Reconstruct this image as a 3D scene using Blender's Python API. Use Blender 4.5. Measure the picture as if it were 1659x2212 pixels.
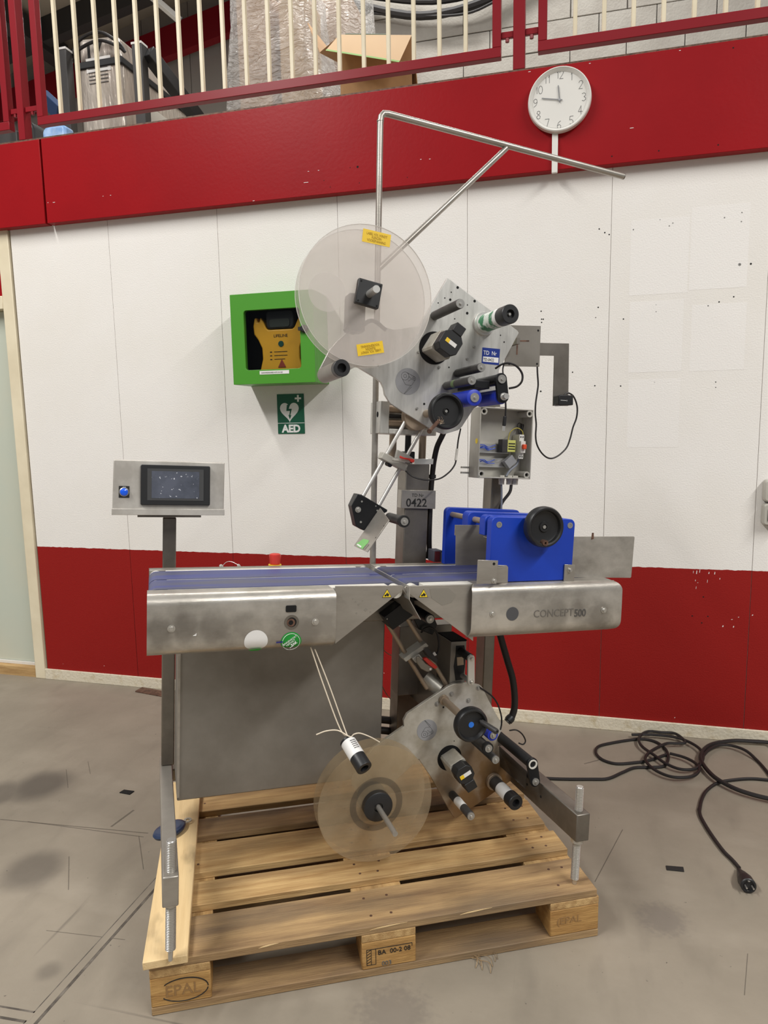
import bpy, bmesh, math, random
from mathutils import Vector, Matrix, Euler

# ------------------------------------------------------------------ clear, camera, world, lights, exposure
for o in list(bpy.data.objects): bpy.data.objects.remove(o)
SC = bpy.context.scene
COL = SC.collection
random.seed(7)

cam_data = bpy.data.cameras.new('camera')
cam = bpy.data.objects.new('camera', cam_data); COL.objects.link(cam)
cam_data.sensor_fit = 'HORIZONTAL'; cam_data.sensor_width = 36.0
cam_data.lens = 32.2651
cam_data.clip_start = 0.05; cam_data.clip_end = 100
cam.matrix_world = Matrix(((0.967914, -0.016134, 0.250765, 0.188033), (0.250648, 0.132886, -0.958914, -3.210765), (-0.017852, 0.991, 0.132666, 1.449858), (0, 0, 0, 1)))
SC.camera = cam

world = bpy.data.worlds.new('hall_ambient'); SC.world = world
world.use_nodes = True
bg = world.node_tree.nodes['Background']
bg.inputs[0].default_value = (0.92, 0.95, 1.0, 1); bg.inputs[1].default_value = 0.16

def area(name, loc, size, size_y, power, color=(1, .985, .955), rot=(0, 0, 0)):
    d = bpy.data.lights.new(name, 'AREA'); d.shape = 'RECTANGLE'; d.size = size; d.size_y = size_y
    d.energy = power; d.color = color
    o = bpy.data.objects.new(name, d); COL.objects.link(o); o.location = loc; o.rotation_euler = rot
    return o
# rows of ceiling tubes running away from the wall, one on each side of the bay
area('ceiling_tube_or_fill', (-3.3, -4.3, 6.0), .35, 5.0, 370)
area('ceiling_tube_or_fill', (4.4, -4.3, 6.0), .35, 5.0, 430)
area('ceiling_tube_or_fill', (0.6, -7.5, 5.9), .35, 4.0, 45)  # weak frontal fill added behind the camera, not a known tube row
area('mezzanine_fill', (-1.0, 1.4, 5.9), 4.0, .3, 95)  # unseen lamp added to brighten the gallery
area('mezzanine_fill', (-4.5, 3.4, 5.2), 3.0, .3, 60)  # second added fill, lightens the far cladding and the roof
SC.view_settings.view_transform = 'Standard'; SC.view_settings.look = 'None'
SC.view_settings.gamma = 1.0; SC.view_settings.use_curve_mapping = False
SC.view_settings.exposure = 0.35

# ------------------------------------------------------------------ materials
def S(r, g, b):
    f = lambda c: (c/255/12.92) if c/255 <= .04045 else ((c/255+.055)/1.055)**2.4
    return (f(r), f(g), f(b), 1)
MATS = {}
def pbr(name, col, rough=.5, metal=0., col2=None, scale=6., stretch=(1, 1, 1), detail=4., lo=.4, hi=.65,
        bump=0., bscale=None, bstretch=None, rvar=0., coat=0., spec=.5, alpha=1., rand=False):
    m = bpy.data.materials.new(name); m.use_nodes = True
    nt = m.node_tree; N = nt.nodes; L = nt.links; b = N['Principled BSDF']
    b.inputs['Base Color'].default_value = col; b.inputs['Roughness'].default_value = rough
    b.inputs['Metallic'].default_value = metal; b.inputs['Specular IOR Level'].default_value = spec
    b.inputs['Coat Weight'].default_value = coat
    if col2 or bump or rvar:
        tc = N.new('ShaderNodeTexCoord'); src = tc.outputs['Object']
        if rand:
            oi = N.new('ShaderNodeObjectInfo'); ad = N.new('ShaderNodeVectorMath'); ad.operation = 'ADD'
            sc = N.new('ShaderNodeVectorMath'); sc.operation = 'SCALE'; sc.inputs['Scale'].default_value = 37.
            L.new(oi.outputs['Random'], sc.inputs[0]); L.new(src, ad.inputs[0]); L.new(sc.outputs[0], ad.inputs[1])
            src = ad.outputs[0]
        mp = N.new('ShaderNodeMapping'); mp.inputs['Scale'].default_value = stretch; L.new(src, mp.inputs[0])
        nz = N.new('ShaderNodeTexNoise'); nz.inputs['Scale'].default_value = scale; nz.inputs['Detail'].default_value = detail
        nz.inputs['Roughness'].default_value = .6
        L.new(mp.outputs[0], nz.inputs['Vector'])
        rp = N.new('ShaderNodeValToRGB'); rp.color_ramp.elements[0].position = lo; rp.color_ramp.elements[1].position = hi
        L.new(nz.outputs['Fac'], rp.inputs[0])
        if col2:
            rp.color_ramp.elements[0].color = col; rp.color_ramp.elements[1].color = col2
            L.new(rp.outputs[0], b.inputs['Base Color'])
        if rvar:
            mr = N.new('ShaderNodeMapRange'); mr.inputs['To Min'].default_value = rough-rvar; mr.inputs['To Max'].default_value = rough+rvar
            L.new(nz.outputs['Fac'], mr.inputs['Value']); L.new(mr.outputs[0], b.inputs['Roughness'])
        if bump:
            mp2 = N.new('ShaderNodeMapping'); mp2.inputs['Scale'].default_value = bstretch or stretch; L.new(src, mp2.inputs[0])
            n2 = N.new('ShaderNodeTexNoise'); n2.inputs['Scale'].default_value = bscale or scale*6; n2.inputs['Detail'].default_value = 3
            L.new(mp2.outputs[0], n2.inputs['Vector'])
            bp = N.new('ShaderNodeBump'); bp.inputs['Strength'].default_value = bump; bp.inputs['Distance'].default_value = .01
            L.new(n2.outputs['Fac'], bp.inputs['Height']); L.new(bp.outputs[0], b.inputs['Normal'])
    MATS[name] = m
    return m

def mix_in(m, color, build_fac, rough=None):
    """lay a second colour over a material where a mask built by build_fac(nodes, links, object coords) is 1"""
    nt = m.node_tree; N = nt.nodes; L = nt.links; b = N['Principled BSDF']
    tc = N.new('ShaderNodeTexCoord')
    fac = build_fac(N, L, tc.outputs['Object'])
    mx = N.new('ShaderNodeMix'); mx.data_type = 'RGBA'
    lk = b.inputs['Base Color'].links
    if lk: L.new(lk[0].from_socket, mx.inputs[6])
    else: mx.inputs[6].default_value = b.inputs['Base Color'].default_value
    mx.inputs[7].default_value = color
    L.new(fac, mx.inputs[0]); L.new(mx.outputs[2], b.inputs['Base Color'])

def blob_mask(points, noise_scale=6., noise_amp=.5):
    """soft-edged patches at fixed places: (x, y, z, radius, strength)"""
    def f(N, L, co):
        nz = N.new('ShaderNodeTexNoise'); nz.inputs['Scale'].default_value = noise_scale; nz.inputs['Detail'].default_value = 5
        L.new(co, nz.inputs['Vector'])
        total = None
        for (x, y, z, r, s) in points:
            d = N.new('ShaderNodeVectorMath'); d.operation = 'DISTANCE'; L.new(co, d.inputs[0]); d.inputs[1].default_value = (x, y, z)
            ma = N.new('ShaderNodeMath'); ma.operation = 'MULTIPLY_ADD'; L.new(nz.outputs['Fac'], ma.inputs[0])
            ma.inputs[1].default_value = noise_amp*r; L.new(d.outputs['Value'], ma.inputs[2])
            mr = N.new('ShaderNodeMapRange'); mr.interpolation_type = 'SMOOTHSTEP'
            mr.inputs['From Min'].default_value = r*(.35+noise_amp*.5); mr.inputs['From Max'].default_value = r*(1.+noise_amp*.5)
            mr.inputs['To Min'].default_value = s; mr.inputs['To Max'].default_value = 0
            L.new(ma.outputs[0], mr.inputs['Value'])
            if total is None: total = mr.outputs[0]
            else:
                mm = N.new('ShaderNodeMath'); mm.operation = 'MAXIMUM'; L.new(total, mm.inputs[0]); L.new(mr.outputs[0], mm.inputs[1]); total = mm.outputs[0]
        return total
    return f

WHITE_PAINT = S(232, 228, 223); RED = (.30, .012, .014, 1)
wall_paint = pbr('wall_paint', WHITE_PAINT, .62, spec=.2, col2=S(226, 221, 213), scale=1.3, lo=.35, hi=.75, bump=.15, bscale=160)
def below_line(N, L, co):
    sx = N.new('ShaderNodeSeparateXYZ'); L.new(co, sx.inputs[0])
    nz = N.new('ShaderNodeTexNoise'); nz.inputs['Scale'].default_value = 30; L.new(co, nz.inputs['Vector'])
    ma = N.new('ShaderNodeMath'); ma.operation = 'MULTIPLY_ADD'; L.new(nz.outputs['Fac'], ma.inputs[0]); ma.inputs[1].default_value = .008
    L.new(sx.outputs['Z'], ma.inputs[2])
    lt = N.new('ShaderNodeMath'); lt.operation = 'LESS_THAN'; L.new(ma.outputs[0], lt.inputs[0]); lt.inputs[1].default_value = .7805
    return lt.outputs[0]
mix_in(wall_paint, (.27, .010, .008, 1), below_line)
def chips(N, L, co):
    nz = N.new('ShaderNodeTexNoise'); nz.inputs['Scale'].default_value = 55; nz.inputs['Detail'].default_value = 2; L.new(co, nz.inputs['Vector'])
    gt = N.new('ShaderNodeMath'); gt.operation = 'GREATER_THAN'; L.new(nz.outputs['Fac'], gt.inputs[0]); gt.inputs[1].default_value = .765
    sx = N.new('ShaderNodeSeparateXYZ'); L.new(co, sx.inputs[0])
    lt = N.new('ShaderNodeMath'); lt.operation = 'LESS_THAN'; L.new(sx.outputs['Z'], lt.inputs[0]); lt.inputs[1].default_value = .2
    mu = N.new('ShaderNodeMath'); mu.operation = 'MULTIPLY'; L.new(gt.outputs[0], mu.inputs[0]); L.new(lt.outputs[0], mu.inputs[1])
    return mu.outputs[0]
mix_in(wall_paint, S(215, 190, 185), chips)
fascia_red = pbr('fascia_red', (.30, .008, .011, 1), .34, spec=.12, col2=(.27, .007, .010, 1), scale=2, bump=.04, bscale=60, rvar=.03)
rail_red = pbr('rail_red', (.23, .010, .016, 1), .35, spec=.2)
cream = pbr('cream_paint', S(226, 214, 186), .5, col2=S(214, 201, 172), scale=3)
skirting = pbr('skirting_paint', S(218, 208, 186), .6, col2=S(190, 172, 135), scale=24, lo=.52, hi=.8, bump=.3, bscale=80)
door_green = pbr('door_leaf', S(192, 197, 182), .45, col2=S(198, 198, 180), scale=1.5)
concrete = pbr('concrete', S(146, 136, 121), .55, col2=S(128, 119, 105), scale=2.2, detail=11, lo=.3, hi=.72, bump=.15, bscale=25, rvar=.12, spec=.35)
def noise_mask(scale, lo, hi, amount, stretch=(1, 1, 1), rot=0., detail=6, dist=0.):
    def f(N, L, co):
        mp = N.new('ShaderNodeMapping'); mp.inputs['Scale'].default_value = stretch; mp.inputs['Rotation'].default_value = (0, 0, rot); L.new(co, mp.inputs[0])
        nz = N.new('ShaderNodeTexNoise'); nz.inputs['Scale'].default_value = scale; nz.inputs['Detail'].default_value = detail; nz.inputs['Distortion'].default_value = dist
        L.new(mp.outputs[0], nz.inputs['Vector'])
        mr = N.new('ShaderNodeMapRange'); mr.inputs['From Min'].default_value = lo; mr.inputs['From Max'].default_value = hi; mr.inputs['To Max'].default_value = amount
        L.new(nz.outputs['Fac'], mr.inputs['Value']); return mr.outputs[0]
    return f
mix_in(concrete, S(108, 100, 89), noise_mask(9, .54, .74, .35, (1, .35, 1), .6, 9))
mix_in(concrete, S(168, 158, 143), noise_mask(5, .55, .75, .28, (.5, 1, 1), -.3, 10))
mix_in(concrete, S(84, 78, 71), noise_mask(2.2, .70, .76, .6, (.3, 14, 1), .42, 8, .3))
mix_in(concrete, S(88, 82, 74), noise_mask(2.0, .70, .76, .5, (14, .4, 1), .25, 8, .3))
mix_in(concrete, S(60, 55, 50), noise_mask(70, .74, .80, .8, detail=2))
joint_dark = pbr('joint_filler', S(70, 63, 56), .8, col2=S(112, 104, 94), scale=20)
black_dirt = pbr('black_dirt', S(28, 25, 23), .8)
block_grey = pbr('block_paint', S(158, 152, 143), .7, col2=S(170, 165, 156), scale=5, bump=.3, bscale=70, rand=True)
mortar = pbr('mortar', S(120, 116, 110), .8)
seam_grey = pbr('seam_filler', S(196, 190, 182), .8)
deck_grey = pbr('gallery_deck', S(178, 172, 164), .7)
cladding = pbr('cladding_grey', S(160, 152, 144), .5)
roof_dark = pbr('roof_sheet', S(168, 156, 140), .6)
steel_dark = pbr('steel_dark', S(58, 56, 55), .5)
steel = pbr('stainless', S(182, 176, 167), .36, metal=.65, col2=S(154, 148, 139), scale=5, stretch=(1, 1, 3), detail=6, lo=.3, hi=.7, bump=.03, bscale=30, bstretch=(1, 1, 12), rvar=.08)
cover_steel = pbr('cover_stainless', S(204, 198, 188), .34, metal=.62, col2=S(160, 154, 145), scale=7, stretch=(1.2, 1, 1.6), detail=8, lo=.32, hi=.62, bump=.05, bscale=40, bstretch=(1, 1, 8), rvar=.12)
mast_steel = pbr('mast_stainless', S(140, 134, 125), .42, metal=.8, col2=S(116, 110, 102), scale=6, detail=6, rvar=.08)
cab_steel = pbr('cabinet_stainless', S(152, 147, 139), .45, metal=.5, col2=S(118, 112, 103), scale=3, detail=8, lo=.3, hi=.7, rvar=.1)
alu = pbr('brushed_aluminium', S(214, 212, 206), .38, metal=.5, col2=S(182, 180, 174), scale=14, stretch=(3, 1, .35), detail=6, lo=.35, hi=.65, bump=.05, bscale=60, bstretch=(6, 1, .5), rvar=.08)
alu_dirty = pbr('grimy_aluminium', S(204, 200, 190), .42, metal=.4, col2=S(172, 165, 150), scale=16, detail=8, lo=.35, hi=.65, rvar=.1)
mix_in(alu_dirty, S(112, 78, 30), blob_mask([(.99, .3, .22, .11, .9), (1.02, .3, .15, .13, .95), (.9, .3, .12, .12, .9), (.94, .3, .27, .10, .8), (.84, .3, .2, .08, .6), (.93, .3, .38, .06, .3)], 14, .8))
alu_bright = pbr('bright_aluminium', S(214, 212, 207), .3, metal=.7)
chrome = pbr('chrome', S(200, 197, 191), .3, metal=.8)
tan_rod = pbr('greasy_rod', S(168, 150, 130), .4, metal=.5)
black = pbr('black_plastic', S(30, 30, 31), .42)
black_matt = pbr('black_rubber', S(22, 22, 23), .6)
anod = pbr('black_anodised', S(17, 18, 21), .38, spec=.4)
dark_hole = pbr('dark_hole', S(10, 9, 9), .9)
charcoal = pbr('charcoal_roller', S(62, 60, 58), .5, col2=S(48, 46, 45), scale=20)
cap_grey = pbr('roller_cap', S(165, 163, 158), .35, metal=.6)
blue_pe = pbr('blue_polyethylene', (.006, .045, .42, 1), .42, col2=(.005, .038, .37, 1), scale=4)
blue_roller = pbr('blue_roller', (.012, .035, .42, 1), .45)
belt_blue = pbr('belt_blue', S(70, 75, 122), .5, spec=.3, col2=S(84, 85, 100), scale=2.2, stretch=(1, 9, 1), detail=7, lo=.4, hi=.62)
white_plastic = pbr('white_plastic', S(222, 219, 212), .4)
rail_white = pbr('rail_plastic', S(208, 204, 194), .45)
box_grey = pbr('enclosure_grey', S(182, 178, 168), .5, col2=S(170, 166, 156), scale=8)
box_inner = pbr('enclosure_inside', S(176, 174, 168), .55)
aed_green = pbr('aed_green', (.07, .29, .025, 1), .35)
sign_green = pbr('sign_green', S(12, 88, 62), .45)
sticker_green = pbr('sticker_green', S(20, 148, 52), .4)
sticker_white = pbr('sticker_white', S(226, 224, 220), .5)
sticker_grey = pbr('sticker_grey', S(150, 150, 152), .45)
yellow = pbr('yellow_label', S(236, 196, 32), .5)
aed_yellow = pbr('aed_yellow', S(228, 168, 40), .4)
warn_yellow = pbr('warning_yellow', S(240, 208, 40), .45)
ink = pbr('ink_black', S(24, 23, 23), .7)
ink_grey = pbr('ink_grey', S(96, 94, 92), .7)
faded_ink = pbr('faded_ink', S(104, 99, 92), .5)
navy = pbr('navy_label', S(16, 46, 132), .4)
white_ink = pbr('white_ink', S(236, 235, 232), .5)
red_plastic = pbr('red_plastic', S(212, 52, 40), .4)
red_knob = pbr('red_button', S(190, 50, 42), .35)
orange = pbr('orange_switch', S(226, 78, 40), .4)
rust = pbr('rusty_steel', S(112, 82, 66), .6, metal=.3, col2=S(74, 52, 42), scale=60)
blue_wire = pbr('blue_wire', S(30, 74, 190), .45)
grey_wire = pbr('grey_wire', S(134, 138, 148), .5)
yg_wire = pbr('yellow_wire', S(196, 180, 70), .5)
string_white = pbr('cord_white', S(228, 214, 192), .6)
cable_black = pbr('cable_black', S(30, 26, 25), .5)
wood = pbr('pallet_wood', S(204, 170, 118), .6, spec=.3, col2=S(156, 120, 76), scale=5, stretch=(.8, 9, 9), detail=8, lo=.32, hi=.7, bump=.25, bscale=14, bstretch=(1, 20, 20), rand=True)
wood_grey = pbr('pallet_wood_grey', S(182, 150, 106), .65, spec=.3, col2=S(128, 102, 74), scale=4, stretch=(.8, 8, 8), detail=9, lo=.3, hi=.68, bump=.25, bscale=14, bstretch=(1, 20, 20), rand=True)
wood_pale = pbr('pale_plank', S(226, 198, 150), .6, spec=.3, col2=S(208, 178, 130), scale=3.5, stretch=(.7, 9, 9), detail=7, lo=.35, hi=.7, bump=.15, bscale=12, bstretch=(1, 18, 18))
wood_block = pbr('pallet_block', S(192, 152, 94), .65, spec=.3, col2=S(150, 110, 62), scale=6, stretch=(1, 4, 9), detail=7, lo=.3, hi=.7, bump=.25, bscale=30, rand=True)
def knots(N, L, co):
    oi = N.new('ShaderNodeObjectInfo'); ad = N.new('ShaderNodeVectorMath'); ad.operation = 'MULTIPLY_ADD'
    cb = N.new('ShaderNodeCombineXYZ'); L.new(oi.outputs['Random'], cb.inputs[0]); L.new(oi.outputs['Random'], cb.inputs[1])
    L.new(cb.outputs[0], ad.inputs[0]); ad.inputs[1].default_value = (41, 17, 0); L.new(co, ad.inputs[2])
    mp = N.new('ShaderNodeMapping'); mp.inputs['Scale'].default_value = (1, 1.6, .4); L.new(ad.outputs[0], mp.inputs[0])
    vo = N.new('ShaderNodeTexVoronoi'); vo.inputs['Scale'].default_value = 3.4; L.new(mp.outputs[0], vo.inputs['Vector'])
    nz = N.new('ShaderNodeTexNoise'); nz.inputs['Scale'].default_value = 40; L.new(co, nz.inputs['Vector'])
    ma = N.new('ShaderNodeMath'); ma.operation = 'MULTIPLY_ADD'; L.new(nz.outputs['Fac'], ma.inputs[0]); ma.inputs[1].default_value = .05; L.new(vo.outputs['Distance'], ma.inputs[2])
    mr = N.new('ShaderNodeMapRange'); mr.interpolation_type = 'SMOOTHSTEP'; mr.inputs['From Min'].default_value = .04; mr.inputs['From Max'].default_value = .12; mr.inputs['To Min'].default_value = .65; mr.inputs['To Max'].default_value = 0
    L.new(ma.outputs[0], mr.inputs['Value']); return mr.outputs[0]
for m_ in (wood, wood_grey): mix_in(m_, S(92, 68, 46), knots)
mix_in(wood_grey, S(104, 90, 74), noise_mask(3, .48, .68, .7, (.6, 3, 3), 0, 8))
mix_in(wood, S(112, 92, 68), noise_mask(2.4, .52, .72, .6, (.6, 4, 4), 0, 8))
mix_in(wood_pale, S(120, 100, 76), noise_mask(5, .60, .72, .6, (.8, 2, 2), 0, 8))
mix_in(wood_block, S(120, 90, 54), noise_mask(7, .52, .7, .6, (1, 1, 2), 0, 6))
smudge_dark = S(104, 98, 90)
mix_in(cover_steel, smudge_dark, blob_mask([(-.03, .09, .79, .05, .55), (.03, .09, .80, .05, .5), (.10, .09, .795, .06, .5), (.17, .09, .80, .05, .4), (.33, .09, .765, .05, .35), (1.06, .09, .79, .07, .45), (1.21, .09, .785, .06, .55), (1.13, .09, .80, .04, .4)], 22, 1.))
cardboard = pbr('cardboard', S(182, 142, 98), .7, col2=S(170, 130, 88), scale=5)
cardboard_light = pbr('cardboard_light', S(204, 168, 122), .7)
card_green = pbr('card_green_edge', S(120, 168, 62), .6)
foil = pbr('foil_wrap', S(228, 218, 206), .25, metal=.5, col2=S(180, 168, 156), scale=5, stretch=(1, 1, .3), bump=.5, bscale=30)
smear = pbr('adhesive_residue', S(128, 122, 112), .7)
screen_mat = pbr('touch_screen', S(92, 96, 108), .25, col2=S(74, 78, 88), scale=14, detail=6)
def specks(N, L, co):
    nz = N.new('ShaderNodeTexNoise'); nz.inputs['Scale'].default_value = 130; nz.inputs['Detail'].default_value = 2; L.new(co, nz.inputs['Vector'])
    gt = N.new('ShaderNodeMath'); gt.operation = 'GREATER_THAN'; L.new(nz.outputs['Fac'], gt.inputs[0]); gt.inputs[1].default_value = .685
    return gt.outputs[0]
mix_in(screen_mat, S(196, 198, 204), specks)
bezel = pbr('screen_bezel', S(66, 66, 66), .4)
blue_button = pbr('blue_lamp_button', S(16, 92, 232), .25, coat=.5)
blue_tag = pbr('dusty_blue_plastic', S(44, 58, 86), .3)

def sheer(name, col, trans, rough=.2, tint=(1, 1, 1, 1), dirt=None):
    """thin see-through sheet: part clear, part glossy and milky"""
    m = bpy.data.materials.new(name); m.use_nodes = True; nt = m.node_tree; N = nt.nodes; L = nt.links
    b = N['Principled BSDF']; b.inputs['Base Color'].default_value = col; b.inputs['Roughness'].default_value = rough
    t = N.new('ShaderNodeBsdfTransparent'); t.inputs[0].default_value = tint
    mx = N.new('ShaderNodeMixShader'); mx.inputs[0].default_value = 1-trans
    L.new(t.outputs[0], mx.inputs[1]); L.new(b.outputs[0], mx.inputs[2]); L.new(mx.outputs[0], N['Material Output'].inputs[0])
    if dirt:
        tc = N.new('ShaderNodeTexCoord'); nz = N.new('ShaderNodeTexNoise'); nz.inputs['Scale'].default_value = dirt; nz.inputs['Detail'].default_value = 7
        L.new(tc.outputs['Object'], nz.inputs['Vector'])
        mr = N.new('ShaderNodeMapRange'); mr.inputs['From Min'].default_value = .35; mr.inputs['From Max'].default_value = .75
        mr.inputs['To Min'].default_value = 1-trans-.06; mr.inputs['To Max'].default_value = 1-trans+.16
        L.new(nz.outputs['Fac'], mr.inputs['Value']); L.new(mr.outputs[0], mx.inputs[0])
    MATS[name] = m
    return m
clear_disc = sheer('clear_acrylic', S(224, 217, 211), .75, .16, tint=(.97, .96, .95, 1))
dirty_disc = sheer('stained_acrylic', S(172, 154, 126), .75, .3, tint=(.97, .94, .89, 1), dirt=14)
disc_edge = sheer('acrylic_edge', S(232, 228, 222), .3, .2)
smoke_sheet = sheer('smoked_guard', S(58, 52, 46), .35, .25)
pane_mat = sheer('window_pane', S(8, 10, 14), .86, .03, tint=(.96, .97, .98, 1))
film = sheer('stretch_film', S(246, 243, 239), .5, .1)
nt = film.node_tree
tc = nt.nodes.new('ShaderNodeTexCoord'); mp = nt.nodes.new('ShaderNodeMapping'); mp.inputs['Scale'].default_value = (1, 1, 2.2)
mp.inputs['Rotation'].default_value = (0, .5, 0)
nz = nt.nodes.new('ShaderNodeTexNoise'); nz.inputs['Scale'].default_value = 11; nz.inputs['Detail'].default_value = 8; nz.inputs['Distortion'].default_value = 2.4
bp = nt.nodes.new('ShaderNodeBump'); bp.inputs['Strength'].default_value = 1.; bp.inputs['Distance'].default_value = .05
nt.links.new(tc.outputs['Object'], mp.inputs[0]); nt.links.new(mp.outputs[0], nz.inputs['Vector']); nt.links.new(nz.outputs['Fac'], bp.inputs['Height'])
nt.links.new(bp.outputs[0], nt.nodes['Principled BSDF'].inputs['Normal'])

# ------------------------------------------------------------------ mesh building
def basis(d):
    d = Vector(d).normalized()
    a = Vector((0, 0, 1)) if abs(d.z) < .9 else Vector((1, 0, 0))
    u = d.cross(a).normalized(); return u, d.cross(u).normalized(), d
class MB:
    def __init__(s): s.v = []; s.f = []
    def add(s, vs, fs):
        n = len(s.v); s.v += [tuple(p) for p in vs]; s.f += [tuple(n+i for i in f) for f in fs]; return s
    def box(s, x0, x1, y0, y1, z0, z1):
        return s.add([(x, y, z) for x in (x0, x1) for y in (y0, y1) for z in (z0, z1)],
                     [(0, 1, 3, 2), (4, 6, 7, 5), (0, 4, 5, 1), (2, 3, 7, 6), (0, 2, 6, 4), (1, 5, 7, 3)])
    def obb(s, c, ax, ay, az):
        c = Vector(c); ax = Vector(ax); ay = Vector(ay); az = Vector(az)
        return s.add([c+i*ax+j*ay+k*az for i in (-1, 1) for j in (-1, 1) for k in (-1, 1)],
                     [(0, 1, 3, 2), (4, 6, 7, 5), (0, 4, 5, 1), (2, 3, 7, 6), (0, 2, 6, 4), (1, 5, 7, 3)])
    def bar(s, p0, p1, w, h, up=(0, 0, 1)):
        p0 = Vector(p0); p1 = Vector(p1); d = (p1-p0); x = d.normalized(); u = Vector(up); u = (u-u.dot(x)*x).normalized(); r = x.cross(u)
        return s.obb((p0+p1)/2, d/2, r*w/2, u*h/2)
    def cyl(s, p0, p1, r0, r1=None, n=24):
        r1 = r0 if r1 is None else r1
        p0 = Vector(p0); p1 = Vector(p1); u, w, d = basis(p1-p0)
        vs = []
        for p, r in ((p0, r0), (p1, r1)):
            vs += [p+u*r*math.cos(2*math.pi*i/n)+w*r*math.sin(2*math.pi*i/n) for i in range(n)]
        fs = [(i, (i+1) % n, n+(i+1) % n, n+i) for i in range(n)]
        return s.add(vs, fs+[tuple(range(n))[::-1], tuple(range(n, 2*n))])
    def lathe(s, p0, d, prof, n=36, closed=False):
        """prof: (distance along d, radius)"""
        p0 = Vector(p0); u, w, d = basis(d); m = len(prof); vs = []
        for t, r in prof:
            r = max(r, 1e-5)
            vs += [p0+d*t+u*r*math.cos(2*math.pi*i/n)+w*r*math.sin(2*math.pi*i/n) for i in range(n)]
        fs = []
        rng = m if closed else m-1
        for k in range(rng):
            a = k*n; b = ((k+1) % m)*n
            fs += [(a+i, a+(i+1) % n, b+(i+1) % n, b+i) for i in range(n)]
        if not closed: fs += [tuple(range(n))[::-1], tuple(range((m-1)*n, m*n))]
        return s.add(vs, fs)
    def ring(s, p0, d, r_in, r_out, t0, t1, n=36):
        return s.lathe(p0, d, [(t0, r_in), (t0, r_out), (t1, r_out), (t1, r_in)], n, closed=True)
    def prism(s, pts, off):
        pts = [Vector(p) for p in pts]; off = Vector(off); n = len(pts)
        return s.add(pts+[p+off for p in pts], [tuple(range(n)), tuple(range(n, 2*n))[::-1]]+[(i, n+i, n+(i+1) % n, (i+1) % n) for i in range(n)])
    def plate(s, xz, y0, y1): return s.prism([(x, y0, z) for x, z in xz], (0, y1-y0, 0))
    def tube(s, pts, r, n=8, sub=6, smooth=True, r1=None):
        P = [Vector(p) for p in pts]
        if smooth and len(P) > 2:
            Q = []
            for i in range(len(P)-1):
                a = P[i-1] if i else P[0]*2-P[1]; b = P[i]; c = P[i+1]; e = P[i+2] if i+2 < len(P) else P[-1]*2-P[-2]
                for k in range(sub):
                    t = k/sub
                    Q.append(.5*((2*b)+(c-a)*t+(2*a-5*b+4*c-e)*t*t+(3*b-a-3*c+e)*t**3))
            P = Q+[P[-1]]
        vs = []; u = None
        for i, p in enumerate(P):
            d = (P[min(i+1, len(P)-1)]-P[max(i-1, 0)]).normalized()
            if u is None: u, w, _ = basis(d)
            else:
                u = (u-u.dot(d)*d).normalized(); w = d.cross(u)
            rr = r if r1 is None else r+(r1-r)*i/(len(P)-1)
            vs += [p+u*rr*math.cos(2*math.pi*k/n)+w*rr*math.sin(2*math.pi*k/n) for k in range(n)]
        fs = []
        for i in range(len(P)-1):
            fs += [(i*n+k, i*n+(k+1) % n, (i+1)*n+(k+1) % n, (i+1)*n+k) for k in range(n)]
        return s.add(vs, fs+[tuple(range(n))[::-1], tuple(range((len(P)-1)*n, len(P)*n))])
    def disc(s, c, d, r, t=.0008, n=28):
        c = Vector(c); d = Vector(d).normalized(); return s.cyl(c, c+d*t, r, n=n)
def make(name, mb, mat, parent=None, bevel=0., smooth=True, seg=2):
    me = bpy.data.meshes.new(name); me.from_pydata(mb.v, [], mb.f); me.update()
    bm = bmesh.new(); bm.from_mesh(me); bmesh.ops.recalc_face_normals(bm, faces=bm.faces); bm.to_mesh(me); bm.free()
    me.materials.append(mat)
    if smooth:
        me.polygons.foreach_set('use_smooth', [True]*len(me.polygons)); me.set_sharp_from_angle(angle=math.radians(35))
    o = bpy.data.objects.new(name, me); COL.objects.link(o)
    if bevel:
        b = o.modifiers.new('bevel', 'BEVEL'); b.width = bevel; b.segments = seg; b.limit_method = 'ANGLE'; b.angle_limit = math.radians(40)
        b.harden_normals = False
    if parent is not None: o.parent = parent
    return o
def tag(o, label, cat, group=None):
    o['label'] = label; o['category'] = cat
    if group: o['group'] = group
    return o
def empty(name, loc=(0, 0, 0), rot=(0, 0, 0)):
    o = bpy.data.objects.new(name, None); COL.objects.link(o); o.location = loc; o.rotation_euler = rot; o.empty_display_size = .05
    return o
def struct(o): o['kind'] = 'structure'; return o
def stuff(o): o['kind'] = 'stuff'; return o
def text(name, body, size, mat, parent, at, right=(1, 0, 0), up=(0, 0, 1), thick=.0004, width=1., bold=0., align='LEFT', spacing=1.):
    cu = bpy.data.curves.new(name, 'FONT'); cu.body = body; cu.size = size; cu.extrude = thick; cu.offset = bold; cu.align_x = align
    cu.space_character = spacing; cu.resolution_u = 3
    tmp = bpy.data.objects.new(name+'_curve', cu); COL.objects.link(tmp)
    dg = bpy.context.evaluated_depsgraph_get()
    me = bpy.data.meshes.new_from_object(tmp.evaluated_get(dg)); bpy.data.objects.remove(tmp); bpy.data.curves.remove(cu)
    r = Vector(right).normalized(); u = Vector(up); u = (u-u.dot(r)*r).normalized(); n = r.cross(u); at = Vector(at)
    for v in me.vertices: v.co = at+r*v.co.x*width+u*v.co.y+n*v.co.z
    me.materials.clear(); me.materials.append(mat)
    o = bpy.data.objects.new(name, me); COL.objects.link(o)
    if parent is not None: o.parent = parent
    return o
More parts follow.
